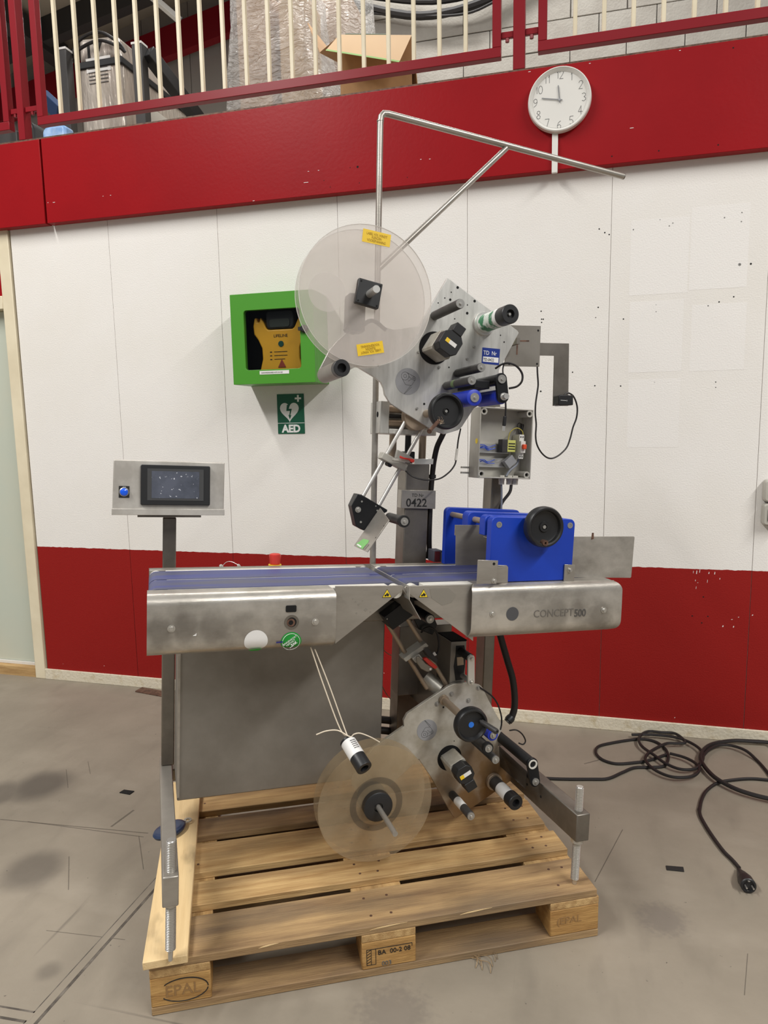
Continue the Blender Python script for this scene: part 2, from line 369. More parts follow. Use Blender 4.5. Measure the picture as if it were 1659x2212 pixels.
def frame_prism(mb, outer, inner, off):
    """flat frame with a shaped opening: two outlines with the same number of points"""
    n = len(outer); off = Vector(off); o = [Vector(p) for p in outer]; i = [Vector(p) for p in inner]
    vs = o+i+[p+off for p in o]+[p+off for p in i]; fs = []
    for k in range(n):
        j = (k+1) % n
        fs += [(k, j, n+j, n+k), (2*n+k, 3*n+k, 3*n+j, 2*n+j), (k, 2*n+k, 2*n+j, j), (n+k, n+j, 3*n+j, 3*n+k)]
    return mb.add(vs, fs)
def rrect(x0, x1, z0, z1, r, n=5):
    pts = []
    for cx, cz, a0 in ((x1-r, z1-r, 0), (x0+r, z1-r, 90), (x0+r, z0+r, 180), (x1-r, z0+r, 270)):
        pts += [(cx+r*math.cos(math.radians(a0+90*i/n)), cz+r*math.sin(math.radians(a0+90*i/n))) for i in range(n+1)]
    return pts

# ------------------------------------------------------------------ floor
fl = struct(make('floor', MB().box(-7, 6, -9, .06, -.12, 0), concrete, smooth=False))
mix_in(concrete, S(74, 68, 62), blob_mask([(*(-1.8408, -1.0214, 0.0)[:2], 0, .17, .75), (*(-1.4796, -1.4829, 0.0)[:2], 0, .13, .6), (*(-1.9618, -1.1027, 0.0)[:2], 0, .12, .6), (*(-1.1261, -1.8292, 0.0)[:2], 0, .05, .4)], 3, .7))
mix_in(concrete, S(112, 104, 96), blob_mask([(*(0.4871, -1.2497, 0.0)[:2], 0, .09, .6), (*(-0.1944, -1.7438, 0.0)[:2], 0, .12, .5)], 60, 1.2))
ja = Vector((-1.0526, -1.9682, 0.0)); jb = Vector((-1.0456, -1.4475, 0.0)); jd = (jb-ja).normalized(); jn = Vector((-jd.y, jd.x, 0))
a0 = ja-jd*.5; b0 = jb+jd*2.2
make('floor_joint', MB().prism([a0-jn*.017, b0-jn*.017, b0+jn*.017, a0+jn*.017], (0, 0, .0006)), joint_dark, fl, smooth=False)
make('joint_filler', MB().prism([a0-jn*.008, b0-jn*.012, b0+jn*.012, a0+jn*.014], (0, 0, .0011)), concrete, fl, smooth=False)
p = Vector((-1.0608, -1.962, 0.0)); q = Vector((-1.1526, -1.9673, -0.0)); q = q+(q-p)*2
make('floor_joint', MB().bar(p, q, .034, .0012), joint_dark, fl, smooth=False)
make('joint_filler', MB().bar(p, q, .022, .0026), concrete, fl, smooth=False)
scuff_mat = sheer('scuff', S(70, 63, 56), .66, .7)
for pa, pb, w in (((-1.8378, -0.8866, 0.0), (-1.7256, -1.0136, 0.0), 0.003), ((-1.7917, -0.8066, 0.0), (-1.7103, -0.8976, 0.0), 0.003), ((-1.3668, -1.0956, 0.0), (-1.3829, -1.2099, 0.0), 0.012), ((-1.8217, -1.2621, 0.0), (-1.2269, -1.2148, 0.0), 0.006), ((-1.7078, -1.2513, 0.0), (-1.2302, -1.2381, 0.0), 0.005),
                  ((-1.2496, -1.237, 0.0), (-1.1252, -1.3959, 0.0), 0.004), ((-1.4145, -1.3932, 0.0), (-1.2991, -1.538, 0.0), 0.004), ((0.4124, -0.8161, 0.0), (0.3057, -1.1261, 0.0), 0.004), ((0.3679, -0.305, 0.0), (0.2943, -0.3622, 0.0), 0.008), ((0.693, -1.3357, 0.0), (0.6507, -1.4857, 0.0), 0.003), ((-1.2407, -1.7036, 0.0), (-0.9944, -1.6823, 0.0), 0.003)):
    make('scuff_mark', MB().bar(pa, pb, w*.7, .0006), scuff_mat, fl, smooth=False)

# ------------------------------------------------------------------ wall in boards, paint line, skirting
wall = struct(make('wall_back', MB().box(-2.68, 3.6, .0035, .12, 0, 2.86), seam_grey, smooth=False))
edges = [-2.68, -2.083, -1.4685, -.8508, -.243, .370, .984, 1.597, 2.21, 2.82, 3.6]
boards = []
for x0, x1 in zip(edges, edges[1:]):
    boards.append(make('wall_panel', MB().box(x0+(.0008 if x0 > -2.6 else 0), x1-.0008, 0, .0033, .03, 2.52), wall_paint, wall, bevel=.0012))
def on_wall(x):
    for (x0, x1), b in zip(zip(edges, edges[1:]), boards):
        if x0 <= x < x1: return b
holes = [(0.876, 2.0556, 0.006), (0.9181, 2.0555, 0.004), (0.8598, 1.9284, 0.003), (0.805, 1.911, 0.003), (0.7634, 1.8975, 0.003), (0.8748, 2.224, 0.003), (0.8753, 2.2592, 0.003), (0.811, 2.2449, 0.003), (0.6006, 2.23, 0.003), (0.6139, 2.2405, 0.003), (0.4593, 2.2271, 0.003), (0.5636, 2.2582, 0.002), (0.3442, 2.2247, 0.003), (0.3623, 2.2154, 0.003), (0.3211, 2.2415, 0.003), (0.3242, 1.9164, 0.003), (0.3148, 1.8737, 0.002), (0.4292, 1.8615, 0.003), (0.5593, 1.9134, 0.002), (0.5603, 1.8849, 0.002), (0.5639, 1.5892, 0.003), (0.806, 1.583, 0.0025), (0.8069, 1.5604, 0.002), (0.4253, 1.5777, 0.003), (0.3175, 1.5821, 0.003), (0.0829, 1.9134, 0.003), (0.0855, 1.879, 0.003), (0.0927, 1.8786, 0.003), (0.0857, 1.8652, 0.003), (0.2218, 1.6437, 0.003), (0.0854, 1.5641, 0.004), (0.7534, 0.5631, 0.003), (0.8172, 0.5647, 0.003), (0.7934, 0.5338, 0.003), (0.7955, 0.6516, 0.003)]
for x, z, r in holes:
    make('screw_hole', MB().disc((x, .0005, z), (0, -1, 0), r, .0009, 10), dark_hole, on_wall(x), smooth=False)
struct(make('baseboard_back', MB().box(-2.69, 3.6, -.012, .0, 0, .060), skirting, bevel=.002))
for (x, z), w_, h_ in zip([(0.7639, 0.7613), (0.776, 0.7668), (0.7503, 0.7618), (0.8137, 0.7602), (0.837, 0.7602), (0.7599, 0.7245), (0.8089, 0.7231), (0.8586, 0.7361), (0.7644, 0.692), (0.8799, 0.5236), (0.9225, 0.5237), (0.9144, 0.556), (0.9405, 0.568), (0.9953, 0.5801), (0.7703, 0.7149)],
                          (2, 1.5, 1, 2, 2, 1.5, 1, 1.5, 1, 3, 2.5, 4, 3, 3, 2), (7, 6, 5, 4, 5, 3, 6, 3, 5, 3, 3, 1, 1, 2, 1)):
    make('paint_chip', MB().plate([(x-w_*.001, z-h_*.001), (x+w_*.0004, z-h_*.0012), (x+w_*.001, z+h_*.001), (x-w_*.0003, z+h_*.0012)], -.0004, .0004), sticker_white, on_wall(x), smooth=False)
# ------------------------------------------------------------------ door at the left
dr = struct(make('door_1', MB().box(-3.72, -2.757, .05, .09, .072, 2.08), door_green, bevel=.003))
make('door_light_gap', MB().box(-3.72, -2.757, .04, .088, .055, .0715), white_plastic, dr)  # white strip in place of the bright light showing under the door
make('threshold', MB().box(-3.75, -2.757, .0, .1, 0, .0545), wood, dr)
tr = struct(make('trim_1', MB().box(-2.756, -2.688, -.012, .1, 0, 2.485), cream, bevel=.003))
make('door_head', MB().box(-3.75, -2.757, -.012, .1, 2.081, 2.15), cream, tr, bevel=.003)
make('transom_head', MB().box(-3.75, -2.757, -.012, .1, 2.448, 2.485), cream, tr, bevel=.003)
make('transom_panel', MB().box(-3.75, -2.757, .03, .06, 2.1505, 2.4475), fascia_red, tr)
make('transom_bar', MB().box(-2.9, -2.88, -.006, .03, 2.1505, 2.4475), cream, tr)
struct(make('wall_left', MB().box(-5.5, -3.76, 0, .12, 0, 2.86), wall_paint, smooth=False))
# ------------------------------------------------------------------ red fascia of the gallery
f1 = struct(make('trim_2', MB().box(-5.5, -2.4135, -.05, -.001, 2.483, 2.893), fascia_red, bevel=.002))
f2 = struct(make('trim_3', MB().box(-2.402, 3.6, -.05, -.001, 2.483, 2.893), fascia_red, bevel=.002))
struct(make('trim_4', MB().box(-5.5, 3.6, -.046, 0, 2.8932, 2.901), rust, smooth=False))
for x, z, r in [(-0.7328, 2.5851, 0.005), (-0.7682, 2.5854, 0.002), (-0.8946, 2.5429, 0.002), (-0.8653, 2.5115, 0.002), (-0.7263, 2.5161, 0.002), (-0.5037, 2.5173, 0.002), (0.3626, 2.513, 0.003), (0.5441, 2.5147, 0.003), (0.7659, 2.5127, 0.003), (0.8049, 2.8655, 0.003)]:
    make('screw_hole', MB().disc((x, -.0495, z), (0, -1, 0), r, .0008, 10), dark_hole, f2, smooth=False)
for (x, z), w in zip([(-0.9692, 2.5899), (-0.9197, 2.5895), (-0.9823, 2.5427), (-0.4413, 2.5862), (-0.4014, 2.5833), (-1.2477, 2.4869), (-2.3883, 2.5833), (-2.3525, 2.5815), (-2.0617, 2.5845), (-2.0185, 2.5842), (0.4373, 2.6142), (0.0253, 2.8833), (0.2674, 2.8823), (0.6106, 2.8829)], (4, 4, 14, 4, 4, 6, 3, 8, 3, 4, 9, 6, 4, 4)):
    make('paint_chip', MB().box(x-w*.0008, x+w*.0008, -.0506, -.0495, z-.001, z+.001), sticker_white, f2, smooth=False)
# ------------------------------------------------------------------ gallery railing
rl = empty('gallery_railing', (-1.2, -.03, 2.9)); tag(rl, 'dark red steel gallery railing with cream bars above the red fascia', 'railing')
def rpart(name, mb, mat, parent=None, bevel=.002):
    """railing pieces are given in hall coordinates; their parent stands at (-1.2, -.03, 2.9)"""
    o = make(name, mb, mat, parent or rl, bevel=bevel)
    if (parent or rl) is rl: o.location = (1.2, .03, -2.9)
    return o
ZT = 3.92
for x0, x1 in ((-2.534, -2.494), (-.0435, .0055)):
    rpart('post', MB().box(x0, x1, -.048, .004, 2.9012, ZT+.05), rail_red)
panels = ((-3.9, -2.583), (-2.4135, -.094), (.0585, 2.4))
for i, (x0, x1) in enumerate(panels):
    fr = MB().box(x0, x1, -.05, -.012, 2.958, 2.998).box(x0, x1, -.05, -.012, ZT, ZT+.04)
    fr.box(x0, x0+.036, -.05, -.012, 2.998, ZT).box(x1-.036, x1, -.05, -.012, 2.998, ZT)
    f = rpart('rail_frame', fr, rail_red)
    if i == 1: xs = [-2.2835+k*0.11326470588235293 for k in range(19)]
    elif i == 2: xs = [0.2066+k*0.11358333333333333 for k in range(18)]
    else: xs = [-2.73-k*.1145 for k in range(9)]
    for x in xs:
        if x0+.04 < x < x1-.04:
            rpart('baluster', MB().box(x-.0085, x+.0085, -.04, -.023, 2.9985, ZT-.0005), cream, f, bevel=.0015)
for x0, x1 in ((-2.583, -2.534), (-2.494, -2.4135), (-.094, -.0435), (.0055, .0585)):
    b = rpart('bracket', MB().box(x0+.0005, x1-.0005, -.036, -.02, 3.035, 3.06), rail_red)
    rpart('bolt', MB().cyl(((x0+x1)/2, -.03, 3.034), ((x0+x1)/2, -.03, 3.02), .008, n=8), rail_red, b, bevel=0)

# pale patches left by posters on the right of the wall
patch = pbr('poster_patch', S(232, 228, 223), .62, spec=.2, bump=.15, bscale=160)
for (x0, z1), (x1, z0) in [((0.4495, 2.2634), (0.68, 1.9571)), ((0.6858, 2.2951), (0.9065, 1.9653)), ((0.4541, 1.9304), (0.6691, 1.6333)), ((0.7009, 1.904), (0.9112, 1.6309)), ((0.4572, 1.6031), (0.668, 1.3097))]:
    for k, (a, b) in enumerate(zip(edges, edges[1:])):
        if a < (x0+x1)/2 < b: make('poster_patch', MB().box(max(x0, a+.003), min(x1, b-.003), -.0004, .0004, z0, z1), patch, boards[k], smooth=False)

# ------------------------------------------------------------------ gallery behind the railing
struct(make('trim_5', MB().box(-9, 4, .0, 5.6, 2.70, 2.87), deck_grey, smooth=False))       # gallery deck
wb = struct(make('wall_right', MB().box(-1.55, 4, 2.36, 2.5, 2.87, 5.2), mortar, smooth=False))
bw, bh = .387, .1975
row = 0; z = 2.9095
while z < 5.0:
    x = -1.55+(.19 if row % 2 else 0)
    k = MB()
    while x < 3.2:
        make('block', MB().box(x+.003, x+bw-.003, 2.342+random.uniform(0, .004), 2.3595, z+.003, z+bh-.003), block_grey, wb, bevel=.003, seg=1)
        x += bw
    z += bh; row += 1
far = struct(make('wall_far', MB().box(-11, 5, 5.2, 5.4, 2.87, 8.2), cladding, smooth=False))
for k in range(24):
    make('panel', MB().box(-11+k*.66+.004, -11+(k+1)*.66-.004, 5.17, 5.199, 2.88, 8.1), cladding, far, smooth=False)
SL = .178
def roofz(x): return 6.32+SL*(x+4.66)
struct(make('trim_6', MB().prism([(-11, 4.98, roofz(-11)-.40), (5, 4.98, roofz(5)-.40), (5, 4.98, roofz(5)-.06), (-11, 4.98, roofz(-11)-.06)], (0, .12, 0)), rail_red, smooth=False))
struct(make('ceiling', MB().prism([(-11, .6, roofz(-11)+.25), (5, .6, roofz(5)+.25), (5, .6, roofz(5)+.32), (-11, .6, roofz(-11)+.32)], (0, 4.6, 0)), roof_dark, smooth=False))
for y in (3.2, 4.5):
    struct(make('trim_7', MB().prism([(-11, y, roofz(-11)-.02), (5, y, roofz(5)-.02), (5, y, roofz(5)+.249), (-11, y, roofz(-11)+.249)], (0, .14, 0)), steel_dark, smooth=False))
for x in (-7.6, -6.2):
    struct(make('trim_8', MB().box(x, x+.2, .7, 4.97, roofz(x)-.05, roofz(x)+.2), steel_dark, smooth=False))
lb = empty('batten_light', (-3.6572, 3.4, 5.4886)); tag(lb, 'slim white batten light fixed under the dark roof', 'light')
d = Vector((-3.5228, 3.4, 5.3595))-Vector((-3.6822, 3.2, 5.4858))
make('housing', MB().bar(-d*.9, d*.5, .06, .05), white_plastic, lb, bevel=.005)
make('end_cap', MB().bar(d*.5, d*.52, .064, .054), sticker_grey, lb)

# foil clad water heater in its frame
hx0, hx1, hy0, hy1 = -2.6429, -2.3423, .6, 1.5
he = empty('wrapped_boiler', ((hx0+hx1)/2, .9, 2.87)); tag(he, 'tall silver foil covered boiler behind the railing at left', 'boiler')
def hp(name, mb, mat, **k):
    o = make(name, mb, mat, he, **k); o.location = -he.location; return o
hp('body', MB().plate(rrect(hx0, hx1, 2.8705, 3.575, .04), hy0, hy1), foil, bevel=.02)
hp('upper_body', MB().plate([(hx0+.005, 3.576), (hx1-.005, 3.576), (hx1-.03, 3.7056), (hx0+.01, 3.7205)], hy0+.02, hy1-.1), foil, bevel=.02)
hp('strap', MB().box(hx0-.012, hx1+.012, hy0-.012, hy1, 3.535, 3.573), black_matt, bevel=.004)
hp('data_label', MB().box(*(-2.5766, -2.4116), hy0-.003, hy0-.0005, *(3.5104, 3.5908)), sticker_white, smooth=False)
for k in range(5):
    hp('label_text', MB().box(*(-2.564, -2.4332), hy0-.0042, hy0-.003, 3.535-.02*k-.006, 3.535-.02*k-.002), ink_grey, smooth=False)
hp('side_panel', MB().box(hx1+.013, hx1+.02, .75, 1.45, 2.95, 3.4), rail_white, smooth=False)
for dz, o in ((0, 0), (.045, .03)):
    hp('cable', MB().tube([(hx0-.02, .57, 3.585), (hx0+.06, .56, 3.63+dz), (hx0+.2, .55, 3.65+dz), (hx1+.02, .55, 3.6+dz*.5), (hx1+.05, .57, 3.575)], .009), cable_black)
text('number', '17', .12, ink, he, Vector((hx0+.045, .617, 3.6))-he.location, thick=.001, bold=.002)
st = empty('boiler_stand', (-2.5, .5, 2.87)); tag(st, 'grey steel stand with a black sloping brace around the foil boiler', 'stand')
def sp(name, mb, mat, **k):
    o = make(name, mb, mat, st, **k); o.location = -st.location; return o
for a, b in ((-2.6935, -2.6371), (-2.2043, -2.1422)):
    t = 3.61 if a < -2.5 else 3.57
    sp('upright', MB().box(a, b, .5, .56, 2.8705, t), steel_dark, bevel=.003)
    sp('end_cap', MB().box(a-.002, b+.002, .498, .562, t+.0005, t+.012), sticker_white)
sp('brace', MB().bar((-2.1311, 0.54, 3.5406), (-2.0161, 0.9, 3.2968), .07, .07), black, bevel=.004)
sp('foot', MB().bar((-2.78, .53, 2.885), (-2.12, .53, 2.885), .05, .028), steel_dark)
tag(make('blue_plastic_sack', MB().plate([(-2.7575, 2.8705), (-2.7598, 3.1368), (-2.7386, 3.1594), (-2.688, 3.161), (-2.6039, 3.1586), (-2.605, 2.8705)], .40, .485), pbr('blue_sack', S(128, 172, 226), .4, col2=S(178, 206, 240), scale=14), bevel=.02), 'pale blue plastic sack lying behind the railing at far left', 'sack')
tag(make('dark_machine_part', MB().plate([(-2.8345, 2.8705), (-2.8241, 3.1945), (-2.8062, 3.1824), (-2.7934, 3.1507), (-2.7997, 2.8705)], .38, .5), black, bevel=.01), 'black rounded machine part standing behind the left railing post', 'machine part')
tag(make('blue_beam', MB().bar((-3.3826, 1.2, 3.7385), (-3.087, 1.0, 3.5084), .06, .09), pbr('dark_blue', S(38, 62, 98), .5), bevel=.004), 'dark blue steel bar leaning behind the grey boiler stand', 'beam')
tag(make('dark_crate', MB().box(-3.1412-.6, -3.019, .5, .9, 2.8705, 3.211), steel_dark, bevel=.004), 'dark steel crate at the far left end of the gallery', 'crate')
tag(make('white_board', MB().box(-2.75, -2.2, 1.9, 1.93, 2.8705, 3.42), rail_white), 'white board standing behind the foil boiler', 'board')

# shrink wrapped pallet loads
def wrapped(name, label, outline, y0, y1, boxes):
    e = empty(name, (outline[0][0], y0, 2.87)); tag(e, label, 'wrapped load', 'stretch wrapped loads on the gallery')
    off = -e.location
    for mb, mat in boxes:
        b = make('carton', mb, mat, e, bevel=.004); b.location = off
    vs, fs = [], []
    m = len(outline); nseg = 40
    rows = []
    for x0, x1, z in outline:
        ring = []
        cx, hw = (x0+x1)/2, (x1-x0)/2; cy, hd = (y0+y1)/2, (y1-y0)/2
        for k in range(nseg):
            a = 2*math.pi*k/nseg; c, s_ = math.cos(a), math.sin(a)
            ex = math.copysign(abs(c)**.45, c); ey = math.copysign(abs(s_)**.45, s_)
            j = 1+.035*math.sin(k*3.7+z*31)+.02*math.sin(k*7.1-z*57)
            ring.append((cx+hw*ex*j, cy+hd*ey*j, z))
        rows.append(ring)
    mb = MB(); n = 0
    for r_ in rows: mb.v += r_
    for i in range(m-1):
        for k in range(nseg): mb.f.append((i*nseg+k, i*nseg+(k+1) % nseg, (i+1)*nseg+(k+1) % nseg, (i+1)*nseg+k))
    f = make('film', mb, film, e); f.location = off
    return e
ol = []
zz = [2.872, 2.95, 3.05, 3.15, 3.25, 3.35, 3.45, 3.55, 3.65, 3.75, 3.85, 3.95, 4.05]
L_ = [-1.95, -1.92, -1.89, -1.87, -1.86, -1.87, -1.86, -1.85, -1.83, -1.81, -1.80, -1.80, -1.78]
R_ = [-1.06, -1.04, -1.05, -1.08, -1.13, -1.17, -1.20, -1.23, -1.26, -1.28, -1.30, -1.31, -1.31]
wrapped('wrapped_pallet_load', 'tall stretch wrapped cardboard load behind the middle of the railing', list(zip(L_, R_, zz)), .86, 1.4,
        [(MB().box(-1.76, -1.55, .94, 1.3, 2.871, 4.0), cardboard), (MB().box(-1.50, -1.35, .97, 1.3, 2.871, 4.0), cardboard_light), (MB().box(-1.34, -1.16, .96, 1.3, 2.871, 3.05), cardboard)])
wrapped('wrapped_pallet_load', 'higher wrapped load seen further back, right of the tall wrapped load', [(-1.62, -1.12, z) for z in (2.872, 3.2, 3.6, 3.8, 3.95)]+[(-1.6, -1.16, 4.05), (-1.6, -1.18, 4.4)], 1.5, 2.1,
        [(MB().box(-1.5, -1.25, 1.6, 2.0, 2.871, 4.3), cardboard)])
cb = empty('open_carton', (-.95, .55, 2.87)); tag(cb, 'open cardboard box with drooping front flap and green inner edge behind railing', 'carton')
def cp(name, mb, mat, **k):
    o = make(name, mb, mat, cb, **k); o.location = -cb.location; return o
A = Vector((-0.9515, 0.42, 3.3973)); ct = A.z; B = Vector((-0.5988, 0.5291, 3.3973))
ab = (B-A).normalized(); nb = Vector((-ab.y, ab.x, 0)); dep = .3; wid = (B-A).length
def cwall(p, q, t_): return MB().prism([(p.x, p.y, 2.871), (q.x, q.y, 2.871), (q.x, q.y, ct), (p.x, p.y, ct)], t_)
cp('wall_board', cwall(A, B, nb*.005), cardboard); cp('wall_board', cwall(A+nb*.0055, A+nb*dep, ab*.005), cardboard)
cp('wall_board', cwall(B+nb*.0055, B+nb*dep, -ab*.005), cardboard); cp('wall_board', cwall(A+nb*(dep+.0005), B+nb*(dep+.0005), nb*.005), cardboard)
Cc, D = Vector((-0.6093, 0.3, 3.1746)), Vector((-0.9906, 0.33, 3.2946))
A2, B2 = A-nb*.003, B-nb*.003
cp('front_flap', MB().prism([A2, B2, Cc, D], (0, .003, .003)), cardboard_light)
e1 = (D-A2).normalized()*.014
cp('green_edge', MB().prism([D, Cc, Cc+e1, D+e1], (0, .003, .003)), card_green)
cp('side_flap', MB().prism([A-ab*.004+nb*.01, A-ab*.004+nb*.28, (-1.2302, 0.72, 3.6469), (-1.0749, 0.46, 3.3503)], (.003, 0, .003)), cardboard)
cp('side_flap', MB().prism([B+ab*.004+nb*.01, B+ab*.004+nb*.28, B+ab*.03+nb*.27-Vector((0, 0, .2)), B+ab*.03+nb*.02-Vector((0, 0, .24))], ab*.003), cardboard_light)
tag(make('green_folder', MB().prism([A+ab*.03+nb*.03-Vector((0, 0, .05)), A+ab*.26+nb*.03-Vector((0, 0, .05)), A+ab*.26+nb*.26-Vector((0, 0, .05)), A+ab*.03+nb*.26-Vector((0, 0, .05))], (0, 0, .075)), pbr('grey_green', S(120, 138, 118), .5), bevel=.003), 'flat grey green package on top of the open carton', 'package')
tag(make('dark_blue_pouch', MB().prism([A+ab*.28+nb*.03-Vector((0, 0, .05)), A+ab*(wid-.02)+nb*.03-Vector((0, 0, .05)), A+ab*(wid-.02)+nb*.26-Vector((0, 0, .05)), A+ab*.28+nb*.26-Vector((0, 0, .05))], (0, 0, .07)), pbr('pouch_navy', S(44, 48, 70), .3), bevel=.01), 'dark blue glossy pouch lying in the open carton', 'pouch')
tag(make('cable_bundle', MB().tube([(-1.5, 2.27, 4.62), (-.9, 2.27, 4.43), (-.4, 2.27, 4.46), (.05, 2.27, 4.62), (.4, 2.27, 4.8)], .03).tube([(-1.5, 2.27, 4.68), (-.8, 2.25, 4.5), (-.3, 2.25, 4.54), (.2, 2.27, 4.75)], .02).tube([(-1.5, 2.27, 4.55), (-.7, 2.25, 4.39), (-.35, 2.25, 4.43), (.1, 2.27, 4.66)], .009), cable_black), 'bundle of black cables sagging along the grey block wall', 'cable bundle')

# ------------------------------------------------------------------ clock, trunking, socket
ck = empty('wall_clock', (.149, -.052, 2.749)); tag(ck, 'round white wall clock with dotted numerals on the red fascia', 'clock')
R_C = .1285
make('case', MB().lathe((0, .0015, 0), (0, -1, 0), [(0, R_C-.02), (0, R_C-.004), (.012, R_C), (.03, R_C-.003), (.033, R_C-.007), (.028, R_C-.012), (.018, R_C-.02)], 64), white_plastic, ck)
dial = make('dial', MB().disc((0, -.0166, 0), (0, -1, 0), R_C-.0205, .001, 64), white_plastic, ck)
strokes = {'0': [[(.5*math.cos(a*.5236)*.62+.0, .5*math.sin(a*.5236)) for a in range(13)]], '1': [[(-.12, .3), (0, .5), (0, -.5)]],
  '2': [[(-.28, .28), (-.2, .45), (0, .5), (.22, .42), (.28, .22), (.15, 0), (-.28, -.5), (.3, -.5)]],
  '3': [[(-.25, .42), (0, .5), (.25, .38), (.22, .12), (0, .03), (.25, -.1), (.28, -.33), (0, -.5), (-.27, -.4)]],
  '4': [[(.1, -.5), (.1, .5), (-.3, -.2), (.3, -.2)]], '5': [[(.26, .5), (-.2, .5), (-.25, .05), (.05, .1), (.28, -.1), (.25, -.38), (0, -.5), (-.27, -.4)]],
  '6': [[(.2, .48), (-.1, .3), (-.28, -.1), (-.2, -.42), (0, -.5), (.24, -.38), (.26, -.12), (.05, .06), (-.2, -.05)]],
  '7': [[(-.3, .5), (.3, .5), (-.05, -.5)]], '8': [[(0, .03), (-.24, .2), (-.18, .45), (0, .5), (.18, .45), (.24, .2), (0, .03), (-.28, -.2), (-.2, -.44), (0, -.5), (.2, -.44), (.28, -.2), (0, .03)]],
  '9': [[(-.2, -.48), (.1, -.3), (.28, .1), (.2, .42), (0, .5), (-.24, .38), (-.26, .12), (-.05, -.06), (.2, .05)]]}
for h in range(1, 13):
    an = math.radians(90-30*h); cx, cz = .097*math.cos(an), .097*math.sin(an)
    mb = MB(); s_ = str(h)
    for i, chh in enumerate(s_):
        ox = (i-(len(s_)-1)/2)*(.014 if '1' in s_ else .02)
        for pl in strokes[chh]:
            acc = 0
            for (a, b), (c, d) in zip(pl, pl[1:]):
                ln = math.hypot(c-a, d-b); t = acc
                while t < ln:
                    mb.disc((cx+ox+(a+(c-a)*t/ln)*.026, -.0177, cz+(b+(d-b)*t/ln)*.031), (0, -1, 0), .00145, .0003, 8); t += .125
                acc = t-ln
    make('numeral', mb, ink, ck, smooth=False)
def hand(ang, l, w):
    a = math.radians(90-ang); dx, dz = math.cos(a), math.sin(a)
    return MB().bar((-dx*.012, -.0215, -dz*.012), (dx*l, -.0215, dz*l), w, .001, up=(0, 1, 0))
hand_grey = pbr('hand_grey', S(112, 112, 114), .4)
make('hour_hand', hand(-6, .056, .004), hand_grey, ck); make('minute_hand', hand(-79, .073, .0035), hand_grey, ck)
make('hub', MB().disc((0, -.019, 0), (0, -1, 0), .005, .005), sticker_grey, ck)
make('glass', MB().disc((0, -.0285, 0), (0, -1, 0), R_C-.0115, .0012, 48), sheer('clock_glass', S(240, 240, 240), .965, .05), ck)
tag(make('cable_trunking', MB().box(.121, .1455, -.064, -.0505, 2.468, 2.625), white_plastic, bevel=.002), 'short white cable trunking below the wall clock', 'trunking')
so = empty('wall_socket', (1.047, -.0005, 1.0748))
tag(so, 'grey double wall socket with black inserts at the right edge', 'socket')
for dz in (.052, -.048):
    s_ = make('socket_frame', MB().plate(rrect(-.042, .042, dz-.046, dz+.046, .014), 0, -.045), box_grey, so, bevel=.006)
    make('insert', MB().plate(rrect(-.026, .03, dz-.03, dz+.03, .008), -.0455, -.049), black, s_, bevel=.002)

# ------------------------------------------------------------------ AED cabinet, device, sign
AX0, AX1, AZ0, AZ1, AY = -1.325, -.914, 1.6265, 2.038, -.19
ac = empty('aed_cabinet', ((AX0+AX1)/2, 0, AZ0)); tag(ac, 'bright green wall cabinet with glazed door beside the label disc', 'cabinet')
def ap(name, mb, mat, parent=None, **k):
    o = make(name, mb, mat, parent or ac, **k)
    if parent is None: o.location = -ac.location
    return o
t = .004
ap('body', MB().box(AX0, AX1, -.003, -.0005, AZ0, AZ1).box(AX0, AX0+t, AY+.025, -.003, AZ0, AZ1).box(AX1-t, AX1, AY+.025, -.003, AZ0, AZ1).box(AX0+t, AX1-t, AY+.025, -.003, AZ0, AZ0+t).box(AX0+t, AX1-t, AY+.025, -.003, AZ1-t, AZ1), aed_green, bevel=.001)
ap('lining', MB().box(AX0+t, AX1-t, -.006, -.0032, AZ0+t, AZ1-t).box(AX0+t, AX0+t+.002, AY+.03, -.006, AZ0+t, AZ1-t).box(AX1-t-.002, AX1-t, AY+.03, -.006, AZ0+t, AZ1-t).box(AX0+t+.002, AX1-t-.002, AY+.03, -.006, AZ1-t-.002, AZ1-t).box(AX0+t+.002, AX1-t-.002, AY+.03, -.006, AZ0+t, AZ0+t+.002), pbr('cabinet_lining', S(14, 15, 18), .6))
wx0, wx1, wz0, wz1 = AX0+.066, AX1-.068, AZ0+.065, AZ1-.075
do = ap('door', frame_prism(MB(), [(x, AY, z) for x, z in rrect(AX0, AX1, AZ0, AZ1, .003)], [(x, AY, z) for x, z in rrect(wx0, wx1, wz0, wz1, .014)], (0, .0245, 0)), aed_green, bevel=.0015)
ap('pane', MB().plate(rrect(wx0-.004, wx1+.004, wz0-.004, wz1+.004, .01), AY+.006, AY+.009), pane_mat, do)
lk = ap('lock', MB().lathe((AX1-.046, AY-.0003, AZ0+.24), (0, -1, 0), [(0, .018), (.012, .017), (.016, .012), (.017, .011)], 24).obb((AX1-.056, AY-.008, AZ0+.24), (.016, 0, 0), (0, .007, 0), (0, 0, .008)), black, do)
lbl = ap('label_strip', MB().box(wx0+.07, wx1-.06, AY-.0012, AY-.0002, wz0-.022, wz0-.006), sticker_white, do)
text('lettering', 'AANWEZIGHEID KITS IN DE', .0085, ink, do, (wx0+.078, AY-.0014, wz0-.0175))
dev = empty('aed_device', (AX0+.215, AY+.05, AZ0+.0085)); tag(dev, 'yellow waisted defibrillator with black handle inside the green cabinet', 'defibrillator')
def dp(name, mb, mat, **k):
    o = make(name, mb, mat, dev, **k); o.location = -dev.location; return o
bx, bz = AX0+.225, AZ0+.0085
